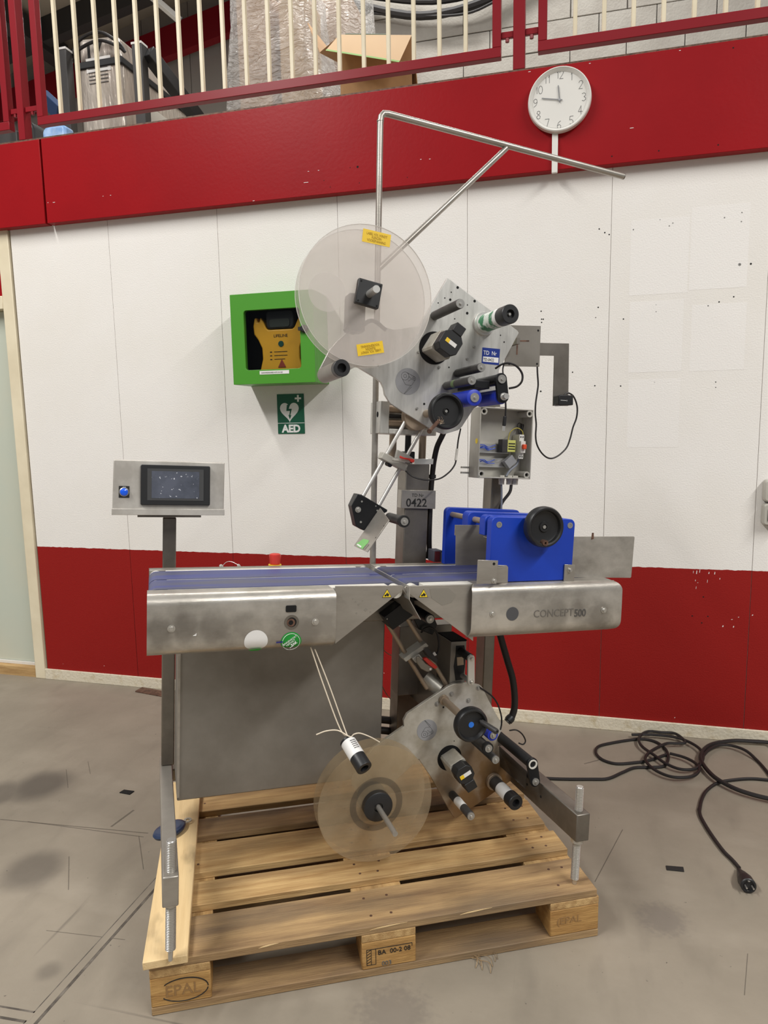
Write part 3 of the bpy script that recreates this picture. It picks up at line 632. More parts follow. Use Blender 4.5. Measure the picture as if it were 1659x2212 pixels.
half = [(-.118, 0), (-.108, .06), (-.094, .11), (-.096, .16), (-.115, .2), (-.134, .225), (-.137, .262), (-.13, .298), (-.118, .302), (-.116, .28), (-.104, .28), (-.1, .302), (-.088, .285), (-.07, .25), (-.06, .243)]
pts = [(bx+a, bz+b) for a, b in half]+[(bx-a, bz+b) for a, b in half[::-1]]
dp('shell', MB().plate(pts, AY+.05, AY+.13), aed_yellow, bevel=.008)
dp('handle', MB().plate(rrect(bx-.07, bx+.07, bz+.245, bz+.33, .02), AY+.048, AY+.11), black, bevel=.006)
dp('grip_slot', MB().plate(rrect(bx-.05, bx+.05, bz+.252, bz+.29, .012), AY+.044, AY+.048), pbr('olive_slot', S(44, 50, 40), .5), bevel=.001)
dp('status_button', MB().lathe((bx+.002, AY+.0499, bz+.176), (0, -1, 0), [(0, .014), (.003, .013)], 24), pbr('dark_green_button', S(22, 74, 62), .35))
dp('side_button', MB().lathe((bx+.118, AY+.0499, bz+.262), (0, -1, 0), [(0, .016), (.004, .014)], 24), red_knob)
dp('shock_button', MB().prism([(bx-.016, AY+.0499, bz+.068), (bx+.024, AY+.0499, bz+.068), (bx+.004, AY+.0499, bz+.106)], (0, -.003, 0)), pbr('shock_orange', S(150, 62, 42), .4), bevel=.001)
text('lettering', 'LIFELINE', .019, ink, dev, Vector((bx-.034, AY+.0492, bz+.207))-dev.location)
for k in range(3):
    dp('icon_row', MB().box(bx-.055, bx-.045, AY+.0488, AY+.0497, bz+.138-.017*k, bz+.142-.017*k).box(bx-.034, bx+.032-.012*(k == 2), AY+.0488, AY+.0497, bz+.139-.017*k, bz+.1415-.017*k), ink, smooth=False)
sg = empty('aed_sign', (-1.118, 0, 1.39)); tag(sg, 'green sign with white heart and lightning bolt reading AED', 'sign')
def sgp(name, mb, mat, **k):
    o = make(name, mb, mat, sg, **k); o.location = -sg.location; return o
sx0, sx1, sz0, sz1 = -1.188, -1.047, 1.39, 1.584
sgp('backing', MB().box(sx0, sx1, -.003, -.0005, sz0, sz1), sign_green, smooth=False)
sgp('divider', MB().box(sx0, sx1, -.0036, -.003, sz0+.051, sz0+.0535), white_ink, smooth=False)
hc, hz = -1.124, 1.502
heart = []
for k in range(36):
    a = 2*math.pi*k/36
    heart.append((hc+.0031*16*math.sin(a)**3, hz+.0033*(13*math.cos(a)-5*math.cos(2*a)-2*math.cos(3*a)-math.cos(4*a))))
sgp('heart', MB().plate(heart, -.003, -.0037), white_ink, smooth=False)
sgp('bolt_symbol', MB().plate([(hc+a, hz+b) for a, b in ((-.012, .03), (.004, .03), (-.003, .010), (.013, .010), (.004, -.022), (.010, -.020), (.001, -.042), (-.006, -.018), (-.001, -.021), (.003, .0), (-.016, .0))], -.0037, -.0043), sign_green, smooth=False)
sgp('cross', MB().box(-1.0815, -1.0725, -.0038, -.003, 1.5455, 1.5785).box(-1.0935, -1.0815, -.0038, -.003, 1.5575, 1.5665).box(-1.0725, -1.0605, -.0038, -.003, 1.5575, 1.5665), white_ink, smooth=False)
text('lettering', 'AED', .051, white_ink, sg, Vector(((sx0+sx1)/2, -.0034, sz0+.008))-sg.location, align='CENTER', bold=.0022, width=.98)

# ------------------------------------------------------------------ pallet
PHI = 0.45681
pl = empty('wooden_pallet', (-0.7725, -1.8904, 0.0), (0, 0, PHI)); tag(pl, 'worn wooden euro pallet under the machine', 'pallet')
def plank(name, L, Wd, T, at, mat, parent=pl, alongy=False, bev=.002, yaw=0., skew=0.):
    o = make(name, MB().box(0, L, 0, Wd, 0, T), mat, parent, bevel=bev)
    o.location = at
    if alongy: o.rotation_euler = (0, 0, math.pi/2)
    return o
for k, (y, w, m_) in enumerate(((0, .145, wood_grey), (.186, .1, wood), (.327, .145, wood), (.512, .1, wood_grey), (.655, .145, wood))):
    plank('deck_board', 1.2-(.006, .002, .012, .004, 0)[k], w, .0215, (0, y, .1225), m_)
for x in (0, .5275, 1.055):
    plank('stringer_board', .8, .145, .0215, (x+.145, 0, .1005), wood, alongy=True)
for y, w in ((0, .1), (.3275, .145), (.7, .1)):
    plank('bottom_board', 1.2, w, .0215, (0, y, .0005), wood_grey)
    for x in (0, .5275, 1.055):
        b = plank('block', .145, w, .0775, (x, y, .0225), wood_block, bev=.003)
        if y == 0 and x == 0:
            ring = [(.08+.058*math.cos(a*math.pi/24), .037+.031*math.sin(a*math.pi/24)) for a in range(49)]
            for seg in (ring[0:20], ring[28:48]):
                make('burned_mark', MB().tube([(a, -.0002, c) for a, c in seg], .0014, 5, 1, False), ink, b)
            text('burned_mark', 'EPAL', .042, pbr('worn_burn', S(146, 112, 70), .7), b, (.034, -.0005, .024), width=.95, thick=.0006)
        if y == 0 and x == .5275:
            text('burned_mark', 'BA  00-2 08', .0185, ink, b, (.042, -.0005, .038), thick=.0006, width=.98)
            text('burned_mark', '003', .018, ink_grey, b, (.052, -.0005, .005), thick=.0006)
            mk = MB().box(.012, .135, -.0008, .0002, .056, .0575).box(.012, .0135, -.0008, .0002, .012, .057).box(.024, .0252, -.0008, .0002, .012, .057).box(.036, .0372, -.0008, .0002, .012, .057).box(.012, .037, -.0008, .0002, .012, .0132).box(.134, .1352, -.0008, .0002, .048, .057)
            for q in range(5): mk.bar((.014, -.0003, .018+.008*q), (.023, -.0003, .023+.008*q), .001, .0014)
            make('burned_mark', mk, ink, b, smooth=False)
        if y == 0 and x == 1.055:
            text('burned_mark', '(EPAL', .03, MATS['worn_burn'], b, (.018, -.0005, .034), thick=.0006)
nails = [(x+dx, y+dy) for x in (.03, .56, 1.09) for dx in (0, .06) for y, dy in ((0, .04), (0, .11), (.186, .03), (.186, .075), (.327, .04), (.327, .11), (.512, .05), (.655, .05))]
for x, y in nails:
    make('nail', MB().disc((x+random.uniform(-.01, .01), y, .1436), (0, 0, 1), .004, .0008, 8), rust, pl, smooth=False)
for (x, y, z), sz in (((.29, -.0007, .139), .025), ((.60, -.0007, .138), .05), ((.84, -.0007, .139), .045)):
    make('splinter', MB().prism([(x-sz, -.0006, z-.003), (x-sz*.2, -.0012, z-.001), (x+sz, -.0006, z+.003), (x+sz*.1, -.0012, z+.003), (x-sz*.5, -.0012, z+.0015)], (0, .001, 0)), wood_pale, pl, smooth=False)
# loose plank under the left foot
lp = tag(make('loose_plank', MB().box(0, .86, 0, .105, 0, .0215), wood_pale, bevel=.002), 'pale loose plank lying across the left end of the pallet', 'plank')
pA = Vector((-0.7657, -1.8969, 0.166)); pB = Vector((-0.6787, -1.8658, 0.166)); pC = Vector((-1.0014, -1.2354, 0.166))
dirv = (pC-pB).normalized()
lp.rotation_euler = (0, 0, math.atan2(dirv.y, dirv.x)); lp.location = (pB.x, pB.y, .1445)
# blue plastic tag with a metal eye
bt = empty('blue_oval_tag', (-0.9965, -1.4299, 0.18)); tag(bt, 'dusty blue oval plastic float with a metal eye on the pale plank', 'float')
ex = Vector((-0.9683, -1.3608, 0.18))-Vector((-0.9965, -1.4299, 0.18)); ex.normalize(); ey = Vector((-ex.y, ex.x, 0))
bt.location = (bt.location.x, bt.location.y, .1662)
mb = MB(); n = 36; prof = [(0, .6), (.006, .92), (.014, 1.), (.020, .93), (.024, .72), (.022, .5), (.0225, .02)]
for zz_, k in prof:
    mb.v += [tuple(ex*(.056*k*math.cos(2*math.pi*i/n))+ey*(.037*k*math.sin(2*math.pi*i/n))+Vector((0, 0, zz_))) for i in range(n)]
for j in range(len(prof)-1): mb.f += [(j*n+i, j*n+(i+1) % n, (j+1)*n+(i+1) % n, (j+1)*n+i) for i in range(n)]
mb.f += [tuple(range(n))[::-1], tuple(range((len(prof)-1)*n, len(prof)*n))]
make('body', mb, blue_tag, bt)
c0 = ex*.07; 
make('eye', MB().ring(tuple(c0+Vector((0, 0, .008))), (0, 0, 1), .006, .013, 0, .004, 24).bar(tuple(ex*.048+Vector((0, 0, .010))), tuple(ex*.060+Vector((0, 0, .010))), .02, .004), alu_dirty, bt)

# ------------------------------------------------------------------ small things on the floor
tag(make('floor_plate', MB().prism([(-2.0545, -0.0767, 0.0005), (-2.052, -0.016, 0.0005), (-1.8751, -0.0451, 0.0005), (-1.8328, -0.1131, 0.0005)], (0, 0, .006)), rust, bevel=.001), 'flat rusty brown plate on the floor behind the left leg', 'plate')
tag(make('black_scrap', MB().prism([(-1.4961, -1.0015, 0.0003), (-1.4908, -0.9791, 0.0003), (-1.4443, -0.9792, 0.0003), (-1.4478, -1.0045, 0.0003)], (0, 0, .003)), dark_hole), 'small black scrap on the floor left of the machine', 'scrap')
tag(make('tape_scrap', MB().prism([(0.5308, -0.9955, 0.0003), (0.5845, -0.9902, 0.0003), (0.5836, -1.0139, 0.0003), (0.5307, -1.0168, 0.0003)], (0, 0, .003)), black_dirt, bevel=.001), 'small black scrap of tape on the floor near the cable plug', 'scrap')
mb = MB()
c = Vector((0.0042, -1.5401, 0.0))
for k in range(9):
    a = random.uniform(-.5, .5)+1.2+PHI
    p = c+Vector((random.uniform(-.035, .035), random.uniform(-.03, .03), .002))
    mb.tube([p, p+Vector((math.cos(a)*.025, math.sin(a)*.025, .008)), p+Vector((math.cos(a+.5)*.05, math.sin(a+.5)*.05, .001))], .0008, 5, 4)
stuff(tag(make('wood_shavings', mb, wood_grey), 'dry wood shavings on the floor in front of the pallet', 'debris'))
# power cable and plug
def fcab(pts, zs=None): return [(p[0], min(p[1], -.026), .0062+(zs[i] if zs else 0)) for i, p in enumerate(pts)]
pw = empty('power_cable', (0.558, -0.2627, 0.0)); tag(pw, 'black power cable coiled loosely on the floor at the right', 'cable')
def pp(name, mb, mat, **k):
    o = make(name, mb, mat, pw, **k); o.location = -pw.location; return o
cA = [(-0.2147, -0.4629, 0.0), (-0.01, -0.5252, 0.0), (0.1501, -0.5278, 0.0), (0.3228, -0.4948, 0.0), (0.3847, -0.475, 0.0), (0.4417, -0.4153, 0.0), (0.4955, -0.3619, 0.0), (0.5633, -0.3441, 0.0), (0.6156, -0.3189, 0.0), (0.6401, -0.2445, 0.0), (0.6398, -0.1673, 0.0), (0.6086, -0.1033, 0.0), (0.5573, -0.0853, 0.0), (0.5062, -0.1029, 0.0), (0.4264, -0.1487, 0.0), (0.361, -0.199, 0.0), (0.3449, -0.2621, 0.0), (0.3682, -0.319, 0.0), (0.4219, -0.3441, 0.0), (0.4997, -0.3176, 0.0), (0.5574, -0.2862, 0.0), (0.6281, -0.2234, 0.0), (0.6382, -0.2116, 0.0)]
pp('cord', MB().tube(fcab(cA), .0062, 8, 8), cable_black)
cB = [(0.5085, -0.078, 0.0), (0.596, -0.0588, 0.0), (0.6933, -0.0638, 0.0), (0.7555, -0.1117, 0.0), (0.7834, -0.1841, 0.0), (0.7679, -0.2714, 0.0), (0.7295, -0.3421, 0.0), (0.6707, -0.3596, 0.0), (0.6192, -0.3226, 0.0), (0.5817, -0.2575, 0.0), (0.5387, -0.1797, 0.0), (0.5381, -0.098, 0.0), (0.5812, -0.0297, 0.0), (0.6384, -0.0062, 0.0), (0.6996, -0.0199, 0.0), (0.729, -0.1024, 0.0), (0.6933, -0.1234, 0.0), (0.6483, -0.1354, 0.0), (0.598, -0.1913, 0.0), (0.5567, -0.2535, 0.0), (0.5419, -0.3127, 0.0), (0.5633, -0.3793, 0.0), (0.6097, -0.4245, 0.0), (0.6601, -0.4298, 0.0), (0.7157, -0.4007, 0.0), (0.7461, -0.3384, 0.0), (0.7346, -0.2879, 0.0), (0.6997, -0.2499, 0.0), (0.6486, -0.2284, 0.0)]
pp('cord', MB().tube(fcab(cB, [.0126]*len(cB)), .0062, 8, 8), cable_black)
cC = [(1.1547, -0.1111, 0.0), (1.0964, -0.0563, 0.0), (1.0777, -0.0304, 0.0), (1.0101, -0.0332, 0.0), (0.9353, -0.0446, 0.0), (0.8491, -0.091, 0.0), (0.7997, -0.1515, 0.0), (0.7683, -0.2346, 0.0), (0.7675, -0.3073, 0.0), (0.7904, -0.3963, 0.0), (0.8349, -0.459, 0.0), (0.8826, -0.4946, 0.0), (0.9521, -0.52, 0.0), (1.0358, -0.5265, 0.0), (1.1163, -0.4341, 0.0), (1.1526, -0.3149, 0.0), (1.1158, -0.2469, 0.0)]
pp('cord', MB().tube(fcab(cC, [.0126]*len(cC)), .0085, 8, 8), cable_black)
cD = [(0.7524, -0.3018, 0.0), (0.7768, -0.2327, 0.0), (0.8154, -0.1577, 0.0), (0.8682, -0.1018, 0.0), (0.9198, -0.0973, 0.0), (0.9657, -0.134, 0.0), (0.9964, -0.193, 0.0), (1.0086, -0.2709, 0.0), (1.0179, -0.3534, 0.0), (1.0531, -0.4018, 0.0), (1.0825, -0.3633, 0.0), (1.0499, -0.3462, 0.0), (0.9957, -0.3502, 0.0), (0.9342, -0.3541, 0.0), (0.8631, -0.38, 0.0), (0.7975, -0.4194, 0.0), (0.7467, -0.4868, 0.0), (0.7143, -0.5628, 0.0), (0.6935, -0.6401, 0.0), (0.6948, -0.6293, 0.0), (0.6905, -0.6767, 0.0), (0.6969, -0.7384, 0.0), (0.7087, -0.8061, 0.0), (0.7254, -0.8785, 0.0), (0.7429, -0.9218, 0.0), (0.755, -0.9614, 0.0)]
pp('cord', MB().tube(fcab(cD, [.0126]*6+[0]*(len(cD)-6)), .0062, 8, 8), cable_black)
P0 = Vector((0.7511, -0.9769, 0.01)); P1 = Vector((0.7554, -1.0755, 0.024))
P0.z = .008; d = (P1-P0).normalized(); ln = (P1-P0).length
pg = pp('plug', MB().lathe(P0, d, [(-.006, .006), (.01, .009), (ln*.35, .016), (ln*.6, .021), (ln*.66, .0225), (ln*.98, .0225), (ln, .020), (ln, .016), (ln-.006, .0155)], 28), black)
u_, w_, _ = basis(d)
for s_ in (-1, 1):
    q = P0+d*(ln-.004)+d.cross(Vector((0, 0, 1))).normalized()*.0095*s_
    make('prong', MB().cyl(q, q+d*.02, .0024, n=10), chrome, pg)
make('earth_clip', MB().bar(P0+d*(ln-.008)+Vector((0, 0, .016)), P0+d*(ln+.001)+Vector((0, 0, .016)), .006, .002).bar(P0+d*(ln-.008)-Vector((0, 0, .016)), P0+d*(ln+.001)-Vector((0, 0, .016)), .006, .002), chrome, pg)

# ------------------------------------------------------------------ labelling machine: frame, conveyor, guide, panels
# everything below is in the machine's own frame: x along the belts, y away from the operator, z up; the machine leans on its pallet
mc = empty('labelling_machine', (-0.6949, -1.91395, 0.16719), (-0.03396, 0.064949, 0.574949))
tag(mc, 'tall stainless labelling machine with blue belts and two label heads, standing on the pallet', 'machine')
def part(name, mb, mat, parent=None, **k): return make(name, mb, mat, parent or mc, **k)
def bolt(parent, x, y, z, r=.006, h=.005, mat=None, washer=True, name='bolt'):
    mb = MB()
    if washer: mb.cyl((x, y, z), (x, y-.0012, z), r*1.6, n=18)
    mb.cyl((x, y-.0012, z), (x, y-.0012-h, z), r, r*.85, n=12)
    return make(name, mb, mat or chrome, parent)
def thread(mb, x, y, z0, z1, r):
    prof = []; n = int((z1-z0)/.0042)
    for k in range(n):
        z = z0+(z1-z0)*k/n; prof += [(z, r*.84), (z+.0012, r), (z+.0022, r), (z+.0034, r*.84)]
    mb.lathe((x, y, 0), (0, 0, 1), prof+[(z1, r*.88), (z1+.0015, r*.8)], 20)
    return mb
# foot beams with threaded feet
bL = part('foot_beam', MB().box(-.0205, .0168, .0, .68, .1535, .2285), steel, bevel=.003)
part('threaded_foot', thread(MB(), 0, .028, 0.0289, 0.3029, .0125).cyl((0, .028, .0005), (0, .028, 0.0289), .0055, .007, n=14).cyl((0, .028, .1415), (0, .028, .1530), .0165, n=6), chrome, bL)
bR = part('foot_beam', MB().box(1.0645, 1.1066, -.065, .64, .1845, .2632), mast_steel, bevel=.003)
fx, fy = 1.0867, -.0385
part('threaded_foot', thread(MB(), fx, fy, 0.0611, 0.3289, .0115).cyl((fx, fy, 0.0468), (fx, fy, 0.0611), .006, .0075, n=14).cyl((fx, fy, .170), (fx, fy, .184), .017, n=20), chrome, bR)
for yy in (.12, .2):
    part('hole', MB().disc((1.0644, yy, .225), (-1, 0, 0), .004, .0006, 12), dark_hole, bR, smooth=False)
part('cross_beam', MB().box(.017, 1.064, .62, .66, .165, .205), mast_steel, bevel=.003)
# posts and mast
pL = part('post', MB().box(-.0165, .0228, .60, .64, .2287, 1.018), mast_steel, bevel=.003)
pR = part('post', MB().box(1.069, 1.109, .535, .60, .2634, 1.4131), mast_steel, bevel=.003)
ms = part('mast', MB().box(.7475, .832, .53, .61, .206, 1.2078), mast_steel, bevel=.003)
zt, zb = 1.2078, 1.32
for px_, r in ((0.7106, .0125), (0.8167, .0125)):
    part('guide_column', MB().cyl((px_, .565, zt), (px_, .565, zb), r), tan_rod, ms)
part('lift_screw', MB().cyl((0.7646, .565, zt+.0005), (0.7646, .565, zb), .0105), black, ms)
part('screw_housing', MB().box(0.7524, 0.7855, .55, .60, zt+.0008, 1.2483), black, ms, bevel=.003)
tgx = [(0.7327, 1.1205), (0.854, 1.1201), (0.8549, 1.0584), (0.7318, 1.06)]
tp = part('number_plate', MB().plate(tgx, .522, .5285).prism([(tgx[0][0], .5225, tgx[0][1]), (tgx[3][0], .5225, tgx[3][1]), (tgx[3][0], .56, tgx[3][1]), (tgx[0][0], .56, tgx[0][1])], (.003, 0, 0)), steel, bevel=.001)
tp['label'] = 'steel plate cut with TD Nr 0422'
text('lettering', 'TD Nr', .0155, ink, tp, (tgx[3][0]+.036, .5217, tgx[3][1]+.0385), thick=.0003)
text('lettering', '0422', .0385, ink, tp, (tgx[3][0]+.0165, .5217, tgx[3][1]+.006), thick=.0003, bold=.0004, width=.98)
# grey cabinet under the belts
cbx = part('cabinet', MB().box(.0235, .634, .36, .595, .2285, .80), cab_steel, bevel=.004)
part('hinge_strip', MB().box(.0235, .030, .357, .3597, .24, .72), steel, cbx)
# conveyor beds
CZ = .883
def bed(x0, x1, name):
    mb = MB()
    mb.box(x0, x1, .4445, .4745, CZ-.10, CZ-.001)                       # rear side rail
    a_, b_ = (x0, .40) if x0 < 0 else (.80, x1)
    mb.box(a_, b_, .112, .118, CZ-.06, CZ-.004)
    mb.box(a_+.03, b_-.03, .119, .444, CZ-.05, CZ-.012)
    mb.box(x0+.045, x1-.045, .156, .42, CZ-.034, CZ-.022)
    return part(name, mb, steel, bevel=.001)
gapx = .607
def belt(parent, x0, x1, y0, y1, m, r=.019):
    vs = []; pr = []
    for k in range(9): a = math.pi/2+math.pi*k/8; pr.append((x0+r+r*math.cos(a), CZ-r+r*math.sin(a)))
    for k in range(9): a = -math.pi/2+math.pi*k/8; pr.append((x1-r+r*math.cos(a), CZ-r+r*math.sin(a)))
    return make('belt', MB().prism([(x, y0, z) for x, z in pr], (0, y1-y0, 0)), m, parent)
def roller_end(parent, x, y0, y1, r=.018, m=None):
    return make('end_roller', MB().cyl((x, y0, CZ-.0195), (x, y1, CZ-.0195), r), m or rail_white, parent)
bedL = bed(-.055, gapx-.014, 'conveyor_bed'); bedR = bed(gapx+.012, 1.275, 'conveyor_bed')
for b, x0, x1 in ((bedL, -.056, gapx-.006), (bedR, gapx+.006, 1.268)):
    belt(b, x0, x1, .156, .281, belt_blue); belt(b, x0, x1, .292, .419, belt_blue)
    for y0, y1 in ((.126, .154), (.2825, .2905), (.4205, .443)):
        roller_end(b, x0+.0195, y0, y1); roller_end(b, x1-.0195, y0, y1)
    for y0, y1 in ((.119, .1545), (.2825, .2905), (.4205, .4435)):
        make('slide_strip', MB().box(x0+.045, x1-.045, y0, y1, CZ-.0115, CZ-.001), rail_white, b, bevel=.001)
make('belt_gap_sheet', MB().box(gapx-.0012, gapx+.0012, .09, .44, CZ-.035, CZ+.001), chrome, bedL)
# rounded stainless covers
def cover(name, x0, x1, lr, mat=cover_steel):
    """folded sheet: flat flange, bend, front face, bend under; lr(z) gives the x range of the sheet at height z"""
    pr = [(.150, CZ-.0005), (.118, CZ-.001)]
    for k in range(1, 9):
        a = math.pi/2*k/8; pr.append((.118-.028*math.sin(a), CZ-.029+.028*math.cos(a)))
    pr.append((.0885, .80)); pr.append((.0885, .765))
    for k in range(1, 8):
        a = math.radians(75)*k/7; pr.append((.0885+.028*(1-math.cos(a)), .765-.034*math.sin(a)))
    pr.append((.125, .726))
    vs = []; fs = []; m = len(pr)
    inner = []
    for i, (y, z) in enumerate(pr):
        a = pr[max(i-1, 0)]; b = pr[min(i+1, m-1)]; t = Vector((b[0]-a[0], b[1]-a[1])).normalized()
        n_ = Vector((-t.y, t.x))
        inner.append((y-n_.x*-.002 if False else y+n_.x*.002*(1 if n_.x >= 0 else -1)*(1 if n_.x >= 0 else -1), z+n_.y*.002))
    xs = 9
    for lay in (pr, inner):
        for (y, z) in lay:
            l, r = lr(z)
            vs += [(l+(r-l)*k/(xs-1), y, z) for k in range(xs)]
    W_ = xs; o = m*xs
    for i in range(m-1):
        for k in range(xs-1):
            fs.append((i*W_+k, i*W_+k+1, (i+1)*W_+k+1, (i+1)*W_+k)); fs.append((o+i*W_+k, o+(i+1)*W_+k, o+(i+1)*W_+k+1, o+i*W_+k+1))
        for k in (0, xs-1): fs.append((i*W_+k, (i+1)*W_+k, o+(i+1)*W_+k, o+i*W_+k))
    for i in (0, m-1):
        for k in range(xs-1): fs.append((i*W_+k, o+i*W_+k, o+i*W_+k+1, i*W_+k+1))
    return part(name, MB().add(vs, fs), mat)
def corner(z, zt_, zb_, r):
    d = 0
    if z > zt_-r: q = min(1, (z-(zt_-r))/r); d = r-r*math.sqrt(max(0, 1-q*q))
    if z < zb_+r: q = min(1, ((zb_+r)-z)/r); d = max(d, r-r*math.sqrt(max(0, 1-q*q)))
    return d
cL = cover('side_cover', -.0585, .405, lambda z: (-.0585, .405-corner(z, CZ, .72, .012)))
cR = cover('side_cover', .793, 1.289, lambda z: (.793+corner(z, CZ-.004, .72, .012), 1.289-corner(z, CZ-.003, .724, .028)))
YF = .0880
for c_, pts in ((cL, [(-0.0028, 0.7998), (0.3501, 0.8005)]), (cR, [(0.8569, 0.7997), (1.225, 0.7953)])):
    for x, z in pts: bolt(c_, x, YF, z, .0058, .005)
x, z = (0.2889, 0.8021)
make('key_ring', MB().ring((x, YF, z), (0, -1, 0), .0125, .0185, -.001, .0012), mast_steel, cL)
make('hole', MB().disc((x, YF-.0002, z), (0, -1, 0), .0125, .0006), dark_hole, cL)
make('drive_shaft', MB().ring((x-.002, YF-.0008, z-.001), (0, -1, 0), .006, .0105, 0, .0006), rust, cL)
x, z = (0.287, 0.8368)
make('cutout', MB().plate(rrect(x-.0135, x+.0135, z-.0085, z+.0085, .003), YF-.0008, YF+.0004), dark_hole, cL, smooth=False)
def face_sticker(name, cx, cz, r, mat, parent, clip=None, lift=.0012):
    """round sticker laid over the cover's face and its lower bend"""
    vs = [None]; n = 36; rings = 6
    def yz(z):
        if z >= .765: return YF-lift+.0004, z
        a = (.765-z)/.034; a = min(a, math.radians(75))
        return .0885+.028*(1-math.cos(a))-lift, .765-.034*math.sin(a)-lift*math.sin(a)*.6
    vs = []; fs = []
    for k in range(rings+1):
        for i in range(n):
            rr = r*max(k, .01)/rings; a = 2*math.pi*i/n
            y, z = yz(cz+rr*math.sin(a)); vs.append((cx+rr*math.cos(a), y, z))
    for k in range(rings):
        for i in range(n): fs.append((k*n+i, k*n+(i+1) % n, (k+1)*n+(i+1) % n, (k+1)*n+i))
    return make(name, MB().add(vs, fs), mat, parent)
wx, wz = (0.2, 0.7568)
s1_ = face_sticker('round_sticker', wx, wz, .0295, sticker_white, cL)
make('sticker_remnant', MB().prism([(wx-.017, YF+.0085, wz-.0225), (wx+.015, YF+.0085, wz-.0205), (wx+.008, YF+.0135, wz-.0265), (wx-.01, YF+.0135, wz-.0265)], (0, -.0022, 0)), sticker_green, s1_ and cL)
gx, gz = (0.2889, 0.7501)
face_sticker('round_sticker', gx, gz, .0265, sticker_green, cL)
g_ = [(gx+.0225*math.cos(2*math.pi*i/40), YF-.0014+max(0, (.765-(gz+.0225*math.sin(2*math.pi*i/40))))**2*10, gz+.0225*math.sin(2*math.pi*i/40)) for i in range(41)]
make('sticker_ring', MB().tube(g_, .0006, 5, 1, False), white_ink, cL)
rr_ = (math.cos(.6), 0, math.sin(.6)); uu_ = (-math.sin(.6), 0, math.cos(.6))
text('lettering', 'BINNENKORT', .0065, white_ink, cL, (gx-.0195, YF-.0012, gz-.0085), rr_, uu_)
text('lettering', 'VERPAKT', .0065, white_ink, cL, (gx-.0115, YF-.0012, gz-.0105), rr_, uu_)
text('lettering', '...ZAK', .0085, white_ink, cL, (gx-.003, YF-.0008, gz-.0145), rr_, uu_, bold=.0003)
x, z = (0.2546, 0.7514)
make('pen_mark', MB().bar((x-.004, YF-.0004, z), (x+.013, YF-.0004, z+.001), .001, .003), pbr('blue_ink', S(22, 22, 110), .6), cL)
x, z = (0.0521, 0.7822)
make('sticker_remnant', MB().plate([(x-.005, z-.003), (x+.003, z-.003), (x+.004, z+.003)], YF-.0008, YF+.0002), sticker_white, cL, smooth=False)
x, z = (0.9198, 0.797)
make('round_sticker', MB().disc((x, YF+.0004, z), (0, -1, 0), .0195, .0009), pbr('grey_plug', S(76, 76, 78), .5), cR)
x, z = (0.9877, 0.7834)
tx = text('lettering', 'CONCEPT', .031, faded_ink, cR, (x, YF-.0001, z), width=.93)
x, z = (1.1236, 0.7802)
text('lettering', '500', .031, pbr('logo_grey', S(82, 79, 75), .5), cR, (x, YF-.0001, z), width=.86, bold=.0007)
# triangular end plates between the covers
tpl = [(0.406, 0.8873), (0.5914, 0.8838), (0.5982, 0.8786), (0.5919, 0.8693), (0.4103, 0.733)]
plL = part('end_plate', MB().plate(tpl, .110, .1125), steel, bevel=.0006)
plR = part('end_plate', MB().plate([(0.6155, 0.8819), (0.8094, 0.8795), (0.8114, 0.7183), (0.7995, 0.7269), (0.6054, 0.8663), (0.5996, 0.8766), (0.6035, 0.8809)], .110, .1125), steel, bevel=.0006)
for p_, (u, v) in ((plL, (0.5497, 0.8625)), (plR, (0.6553, 0.8591))):
    for nm, k, m_, dy in (('warning_border', 1., ink, 0), ('warning_sign', .86, warn_yellow, .0005)):
        make(nm, MB().plate([(u-.0135*k, v-.0105*k), (u+.0135*k, v-.0105*k), (u, v+.0125*k)], .1094-dy, .1099-dy), m_, p_, smooth=False)
    make('warning_symbol', MB().disc((u+.002, .1088, v-.003), (0, -1, 0), .0038, .0004, 12).disc((u-.0045, .1088, v-.0045), (0, -1, 0), .0026, .0004, 12).bar((u-.006, .1086, v-.007), (u+.001, .1086, v+.003), .0004, .0016, up=(1, 0, 0)), ink, p_, smooth=False)
make('adhesive_patch', MB().plate([(0.6725, 0.872), (0.7277, 0.8729), (0.7523, 0.8526), (0.7393, 0.831), (0.7117, 0.8242), (0.6791, 0.8461)], .1093, .1099), smear, plR, smooth=False)
for x, z, r in [(0.4625, 0.8437, 0.003), (0.4717, 0.8359, 0.004), (0.4914, 0.8201, 0.006), (0.5045, 0.8146, 0.003), (0.4816, 0.8454, 0.002), (0.466, 0.8124, 0.003), (0.4547, 0.8514, 0.002)]:
    make('smudge', MB().plate([(x-r, z), (x, z-r*.7), (x+r*.8, z+r*.2), (x+.1*r, z+r)], .1094, .1099), smear, plL, smooth=False)
part('crossmember', MB().box(.0, 1.2, .30, .42, .74, .80), mast_steel, bevel=.003)
